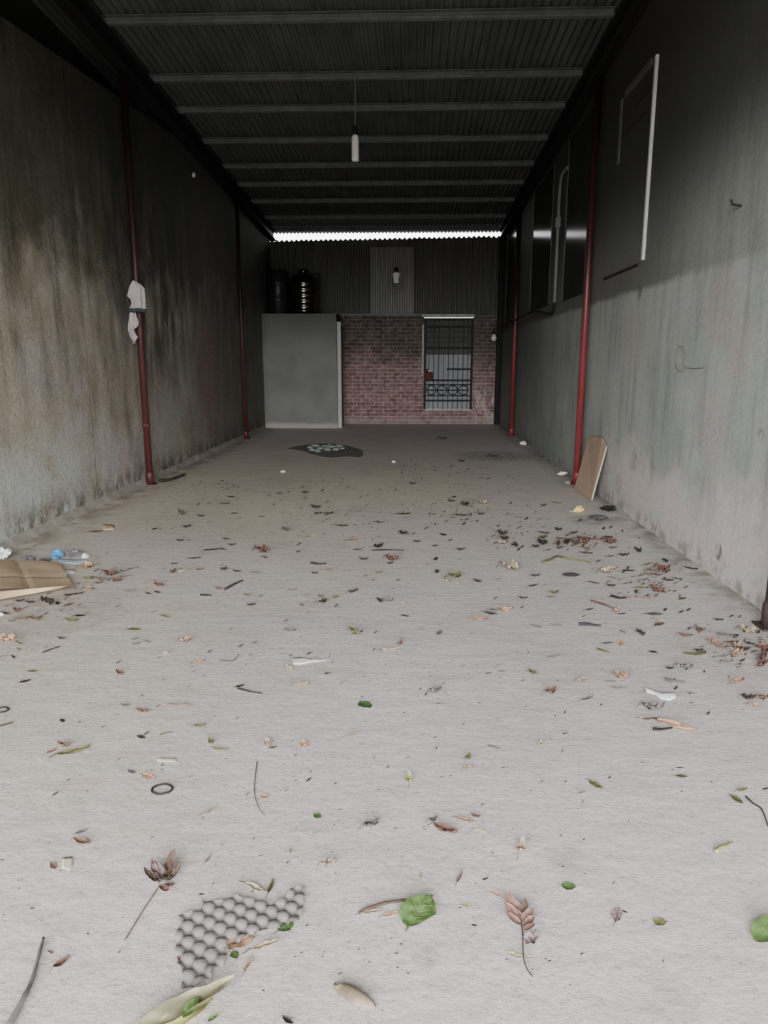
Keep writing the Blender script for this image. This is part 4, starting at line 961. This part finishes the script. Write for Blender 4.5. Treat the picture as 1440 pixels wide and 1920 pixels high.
LAND = [((355 + 440) / 2 + 30, 1755, 'grey egg tray scrap'), (785, 1719, 'large green leaf'), (304, 1482, 'black rubber ring'), (584, 1240, 'white pointed scrap'), (1239, 1305, 'white plastic film'),
        (1070, 1081, 'black seed pod'), (1094, 930, 'leaning board'), (70, 1095, 'cardboard sheet'), (108, 1045, 'blue wrapper'), (275, 908, 'near left post'), (1085, 955, 'yellow wrapper'),
        (312, 1425, 'cream card strip'), (127, 1621, 'square cream scrap'), (975, 1745, 'dead compound leaf'), (305, 1655, 'dead star-shaped leaf'), (1106, 1172, 'grey husk strip'), (620, 847, 'gravel patch'),
        (665, 1875, 'tan curled husk'), (340, 1900, 'big corn husk leaf'), (1410, 1225, 'right wall leaf pile'), (204, 989, 'tan cardboard scrap'), (40, 1880, 'long brown stalk'), (487, 1485, 'curved grey twig'), (1357, 1592, 'yellow stalk'), (1120, 971, 'ash heap'),
        (597, 1058, 'straight dark twig'), (337, 1323, 'pale straw stalk'), (440, 1096, 'knotted dark twig'), (1438, 1750, 'green leaf at the right edge'), (470, 1297, 'thin dark twig'), (531, 884, 'small white chip')]
LAND = [(fl(a, b), c) for a, b, c in LAND]
def sector(d):
    if abs(d.x) > abs(d.y) * .9: return 'left of' if d.x < 0 else 'right of'
    return 'beyond' if d.y > 0 else 'in front of'
def ordw(n_): return {1: 'nearest', 2: 'second nearest', 3: 'third nearest', 4: 'fourth nearest', 5: 'fifth nearest', 6: 'sixth nearest', 7: 'seventh nearest', 8: 'eighth nearest'}.get(n_, '%dth nearest' % n_)
# every leaf is named by its rank among leaves of its own colour on one side of a landmark
rank = {}
for li, (lp_, ln) in enumerate(LAND):
    b_ = {}
    for i, it in enumerate(BIG):
        d = it[6] - lp_
        if d.length < .03: continue
        b_.setdefault((sector(d), it[3]), []).append((d.length, i))
    for (sec, colr), lst in b_.items():
        for r_, (dist, i) in enumerate(sorted(lst)): rank.setdefault(i, []).append((r_ + 1, dist, li, sec))
for i, it in enumerate(BIG):
    px, py, w, colr, sh, rot, p = it
    r_, dist, li, sec = min(rank[i], key=lambda a: (a[0] + a[1] * .45))
    side = {'left of': 'to the left of', 'right of': 'to the right of', 'beyond': 'beyond', 'in front of': 'in front of'}[sec]
    lab = '%s %s %s leaf %s the %s' % (ordw(r_), 'dry' if colr not in ('gr', 'y') else 'fresh', LC[colr][1], side, LAND[li][1])
    me, ms = proto(sh, colr, i % 4)
    o = bpy.data.objects.new('dry_leaf' if colr not in ('gr', 'y', 'l') else 'fallen_leaf', me); COL.objects.link(o)
    s = max(.022, 1.22 * w * depth(p) / F)
    ca = abs(math.cos(math.radians(rot)))
    o.location = (p.x, p.y, .0012); o.scale = (s, s, s * (1.15 if sh in 'cxs' else 1.0)); o.rotation_euler = (0, 0, math.radians(rot))
    tag(o, lab, 'leaf', 'dry leaves scattered on the floor' if colr not in ('gr', 'y') else 'green leaves scattered on the floor')
    if w >= 14:
        st_ = bpy.data.objects.new('stalk', ms); COL.objects.link(st_); st_.parent = o
# the remaining specks and crumbs of leaf, too small and many to count, as one object
bm = bmesh.new()
def crumb(bm, p, s, rot, seed, mi=0):
    a = rot; ca, sa = math.cos(a), math.sin(a); vs = []
    for (u, v, z) in ((-.5, 0, .02), (-.2, -.2, .12), (.2, -.18, .22), (.5, .02, .3), (.15, .2, .12), (-.25, .17, .05)):
        x = u * s; y = v * s; vs.append(bm.verts.new((p.x + x * ca - y * sa, p.y + x * sa + y * ca, .0012 + z * s * 1.1)))
    bm.faces.new(vs).material_index = mi
rr_ = random.Random(5)
for it in SMALL: crumb(bm, it[6], it[2] * depth(it[6]) / F * 1.2, rr_.uniform(-1, 1), 0)
for (cx, cy, rx, ry, n_) in ((720, 960, 400, 84, 330), (1090, 1018, 100, 20, 90), (1225, 1090, 60, 34, 70), (1385, 1215, 65, 36, 110), (100, 1130, 120, 44, 90), (200, 1090, 60, 25, 25), (950, 1010, 60, 30, 40),
                             (860, 960, 60, 30, 25), (390, 920, 90, 20, 30), (600, 1130, 40, 15, 16), (720, 1250, 700, 110, 170), (720, 1500, 700, 180, 130), (720, 1760, 700, 150, 50), (840, 890, 200, 25, 40), (1180, 1110, 90, 50, 40), (40, 1210, 50, 30, 16)):
    for _ in range(n_):
        x = cx + rr_.gauss(0, .5) * rx; y = cy + rr_.gauss(0, .5) * ry
        if y < 850: continue
        p = fl(x, y)
        if not (XL + .12 < p.x < XR - .05) or (1060 < x < 1140 and y < 960) or (abs(x - 610) < 90 and y < 866) or (x > 1415 and y < 1180) or (x < 340 and y < 930): continue
        dense = rx < 150 and cy > 1000
        crumb(bm, p, rr_.uniform(4, 13 if dense else 8.5) * depth(p) / F, rr_.uniform(-1.2, 1.2), 0, rr_.choice((0, 1, 1, 2, 2, 3) if dense else (0, 0, 0, 1)))
lc_ = meshobj('leaf_crumbs', bm, LM['d'])
for k_ in ('b', 'rb', 't'): lc_.data.materials.append(LM[k_])
tag(lc_, 'tiny dark and brown leaf crumbs strewn over the whole floor', 'leaf litter', kind='stuff')

# ---- hero leaves built for themselves
def leaf_at(name, base, tip, width, col, parent=None, roll=.5, arch=.12, wav=.05, seed=1, lift=.0, off=None, taper=None, z0=.0012):
    """leaf blade from base pixel to tip pixel; width as a share of its length"""
    a, b = fl(*base), fl(*tip); L_ = (b - a).length; bm, _ = blade_bm(W=width, roll=roll, arch=arch, wav=wav, seed=seed, nu=20, nv=8)
    ang = math.atan2(b.y - a.y, b.x - a.x); c = (a + b) / 2
    bmesh.ops.scale(bm, verts=bm.verts, vec=(L_, L_, L_))
    for v in bm.verts: v.co.z += z0 + lift * (v.co.x / L_ + .5)
    bmesh.ops.rotate(bm, verts=bm.verts, matrix=Matrix.Rotation(ang, 3, 'Z')); bmesh.ops.translate(bm, verts=bm.verts, vec=c)
    if parent is not None:
        return meshobj(name, bm, LM[col], parent, True, off=parent.location)
    return meshobj(name, bm, LM[col], None, True, off=Vector((c.x, c.y, 0)))
def stalk(pts, w, col, parent, zs=None):
    P = [fl(*q) for q in pts]; d = depth(P[0]); r = w * d / F / 2
    for i, q in enumerate(P): q.z = r + .001 + (zs[i] if zs else .002)
    bm = bmesh.new(); tube(bm, smoothpath(P), r, 6); return meshobj('stalk', bm, LM[col], parent, True, off=parent.location)

# dead compound leaf, right of centre in the foreground
c = fl(977, 1745); t = empty('dead_leaf', c, 'reddish dead compound leaf with paired leaflets, right of centre in the foreground', 'leaf')
def Z(x, y): return (860 + x / 6.4, 1560 + y / 6.4)
stalk([Z(742, 980), Z(750, 1110), Z(768, 1250), Z(772, 1450), Z(790, 1580), Z(830, 1680), Z(885, 1755)], 2.0, 'd', t)
for k_, (b, tp, wd, col) in enumerate((((750, 1090), (595, 780), .42, 'p'), ((745, 1110), (560, 890), .46, 'p'), ((748, 1145), (565, 1020), .5, 'p'), ((748, 1060), (800, 860), .36, 'b'), ((765, 1120), (885, 975), .5, 'p'),
                                   ((772, 1190), (905, 1080), .52, 'p'), ((772, 1235), (910, 1175), .5, 'p'), ((565, 850), (340, 775), .22, 'o'))):
    leaf_at('leaflet', Z(*b), Z(*tp), wd, col, t, .6, .1, .03, k_, .008, z0=.003 + .0015 * k_)
leaf_at('leaflet', Z(775, 1360), Z(965, 1300), 1.1, 'm', t, 1.5, .5, .2, 12)
leaf_at('leaflet', Z(775, 1505), Z(560, 1462), .34, 't', t, .7, .15, .05, 13)
leaf_at('leaflet', Z(775, 1505), Z(900, 1520), .4, 't', t, .9, .15, .05, 14)
# dead star-shaped leaf with a long stalk
c = fl(305, 1655); t = empty('dead_leaf', c, 'dead star-shaped leaf with a long thin stalk, left foreground', 'leaf')
def Z(x, y): return (220 + x / 3.6, 1580 + y / 3.6)
stalk([Z(285, 300), Z(250, 355), Z(185, 450), Z(130, 540), Z(50, 672)], 2.4, 'b', t)
for k_, (b, tp, wd, col) in enumerate((((295, 290), (185, 235), .5, 'b'), ((300, 285), (240, 160), .42, 'm'), ((315, 285), (390, 115), .36, 'b'), ((330, 290), (440, 200), .36, 'b'), ((285, 300), (345, 345), .6, 'rb'), ((320, 290), (395, 300), .5, 'b'), ((320, 320), (390, 330), .4, 'p'))):
    leaf_at('lobe', Z(*b), Z(*tp), wd, col, t, 1.2, .5, .12, 30 + k_, .02 if k_ < 4 else .004)
# large green leaf
c = fl(785, 1719); t = empty('fallen_leaf', c, 'large green leaf with pale veins, foreground just right of centre', 'leaf')
gl = leaf_at('blade', (763, 1742), (806, 1692), .86, 'gr', t, .4, .12, .06, 3, .015)
from mathutils.bvhtree import BVHTree
bv = BVHTree.FromPolygons([v.co + c for v in gl.data.vertices], [p_.vertices[:] for p_ in gl.data.polygons])
def on_leaf(q):
    h = bv.ray_cast(Vector((q.x, q.y, 1)), Vector((0, 0, -1)))[0]
    return h + Vector((0, 0, .0005)) if h else None
a, b = fl(765, 1742), fl(802, 1694)
bm = bmesh.new()
for k_ in range(1, 6):
    for s in (-1, 1):
        m_ = a.lerp(b, .12 + k_ * .14); dirv = (b - a).normalized(); sd = Vector((-dirv.y, dirv.x, 0)) * s
        e_ = m_ + dirv * .016 + sd * .026 * math.sin(PI * (.12 + k_ * .14))
        vp = [on_leaf(m_.lerp(e_, t_ / 6)) for t_ in range(7)]
        vp = [q_ for q_ in vp if q_]
        if len(vp) > 2: tube(bm, vp, .0008, 4)
meshobj('vein', bm, M['vein'], t, off=c)
stalk([(765, 1742), (760, 1750)], 3, 'l', t)
# green leaf cut by the right photo edge
t = empty('fallen_leaf', fl(1438, 1750), 'broad green leaf cut off by the right photo edge in the foreground', 'leaf')
leaf_at('blade', (1416, 1768), (1462, 1738), .7, 'gr', t, .4, .15, .03, 4, .03)
leaf_at('withered_tip', (1420, 1737), (1445, 1728), .4, 't', t, .8, .15, .03, 5, .0)
# yellow green corn husk leaf at the bottom edge
t = empty('husk_leaf', fl(340, 1895), 'big yellow green husk leaf at the bottom edge below the egg tray', 'leaf')
leaf_at('blade', (235, 1955), (440, 1848), .26, 'h', t, 1.0, .10, .03, 6, .012)
leaf_at('inner_blade', (280, 1950), (400, 1868), .36, 'y', t, .6, .06, .03, 7, .0)
leaf_at('green_patch', (345, 1925), (372, 1885), .55, 'gr', t, .6, .06, .05, 8, .0, z0=.022)
leaf_at('green_patch', (390, 1925), (410, 1908), .5, 'gr', t, .6, .06, .05, 9, .0, z0=.012)
# tan curled husk
t = empty('husk_leaf', fl(665, 1872), 'tan curled husk sliver at the bottom edge near the middle', 'leaf')
P = smoothpath([fl(x, y) for x, y in ((627, 1851), (641, 1857), (655, 1863), (672, 1874), (686, 1881), (703, 1893))], 4)
bm = bmesh.new(); rows = []
for i, q in enumerate(P):
    s = i / (len(P) - 1); wd = .016 * math.sin(PI * min(.97, max(.05, s))) ** .6
    rows.append([bm.verts.new((q.x - wd * v * .55, q.y - wd * (v + .2), .003 + .016 * (1 - v * v) * math.sin(PI * s) + .006 * (v < -.4))) for v in (-1, -.5, 0, .5, 1)])
for a, b in zip(rows, rows[1:]):
    for j in range(4): bm.faces.new((a[j], a[j + 1], b[j + 1], b[j]))
meshobj('blade', bm, LM['t'], t, True, off=t.location)
stalkpts = [(627, 1850), (640, 1854), (656, 1859), (673, 1869), (688, 1877), (704, 1891)]
o = stalk(stalkpts, 4.5, 'd', t, [.003, .006, .008, .008, .006, .003]); o.name = 'dark_rim'

# ------------------------------------------------------------------ light
W = bpy.data.worlds.new('sky'); S.world = W; W.use_nodes = True
nt = W.node_tree; bg = nt.nodes['Background']
tc = nt.nodes.new('ShaderNodeTexCoord'); sp = nt.nodes.new('ShaderNodeSeparateXYZ'); nt.links.new(tc.outputs['Generated'], sp.inputs[0])
rp = nt.nodes.new('ShaderNodeValToRGB'); nt.links.new(sp.outputs[2], rp.inputs[0]); e_ = rp.color_ramp.elements
for _ in range(3): e_.new(.5)
for el, (p_, v_) in zip(e_, ((0, .05), (.05, 1.0), (.3, 1.0), (.75, .4), (1, .35))): el.position = p_; el.color = (v_ * .985, v_ * .99, v_, 1)
bk_ = nt.nodes.new('ShaderNodeMapRange'); nt.links.new(sp.outputs[1], bk_.inputs[0])       # overcast sky dimmed towards the back to tone down the roof gap
for i_, v_ in enumerate((-.2, .4, 1.0, .3)): bk_.inputs[i_ + 1].default_value = v_
mu = nt.nodes.new('ShaderNodeMath'); mu.operation = 'MULTIPLY'; nt.links.new(bk_.outputs[0], mu.inputs[0]); mu.inputs[1].default_value = 8.5
nt.links.new(rp.outputs[0], bg.inputs[0]); nt.links.new(mu.outputs[0], bg.inputs[1])
pl = bpy.data.lights.new('doorway_portal', 'AREA'); pl.shape = 'RECTANGLE'; pl.size = XR - XL; pl.size_y = HEAD; pl.cycles.is_portal = True
po = bpy.data.objects.new('doorway_portal', pl); COL.objects.link(po); po.location = ((XL + XR) / 2, YF - .05, HEAD / 2); po.rotation_euler = (PI / 2, 0, 0)

S.view_settings.view_transform = 'AgX'
S.view_settings.look = 'AgX - Base Contrast'
S.view_settings.exposure = 1.6
S.view_settings.gamma = 1
S.cycles.use_denoising = True
S.cycles.max_bounces = 8; S.cycles.diffuse_bounces = 6
S.cycles.sample_clamp_indirect = 6
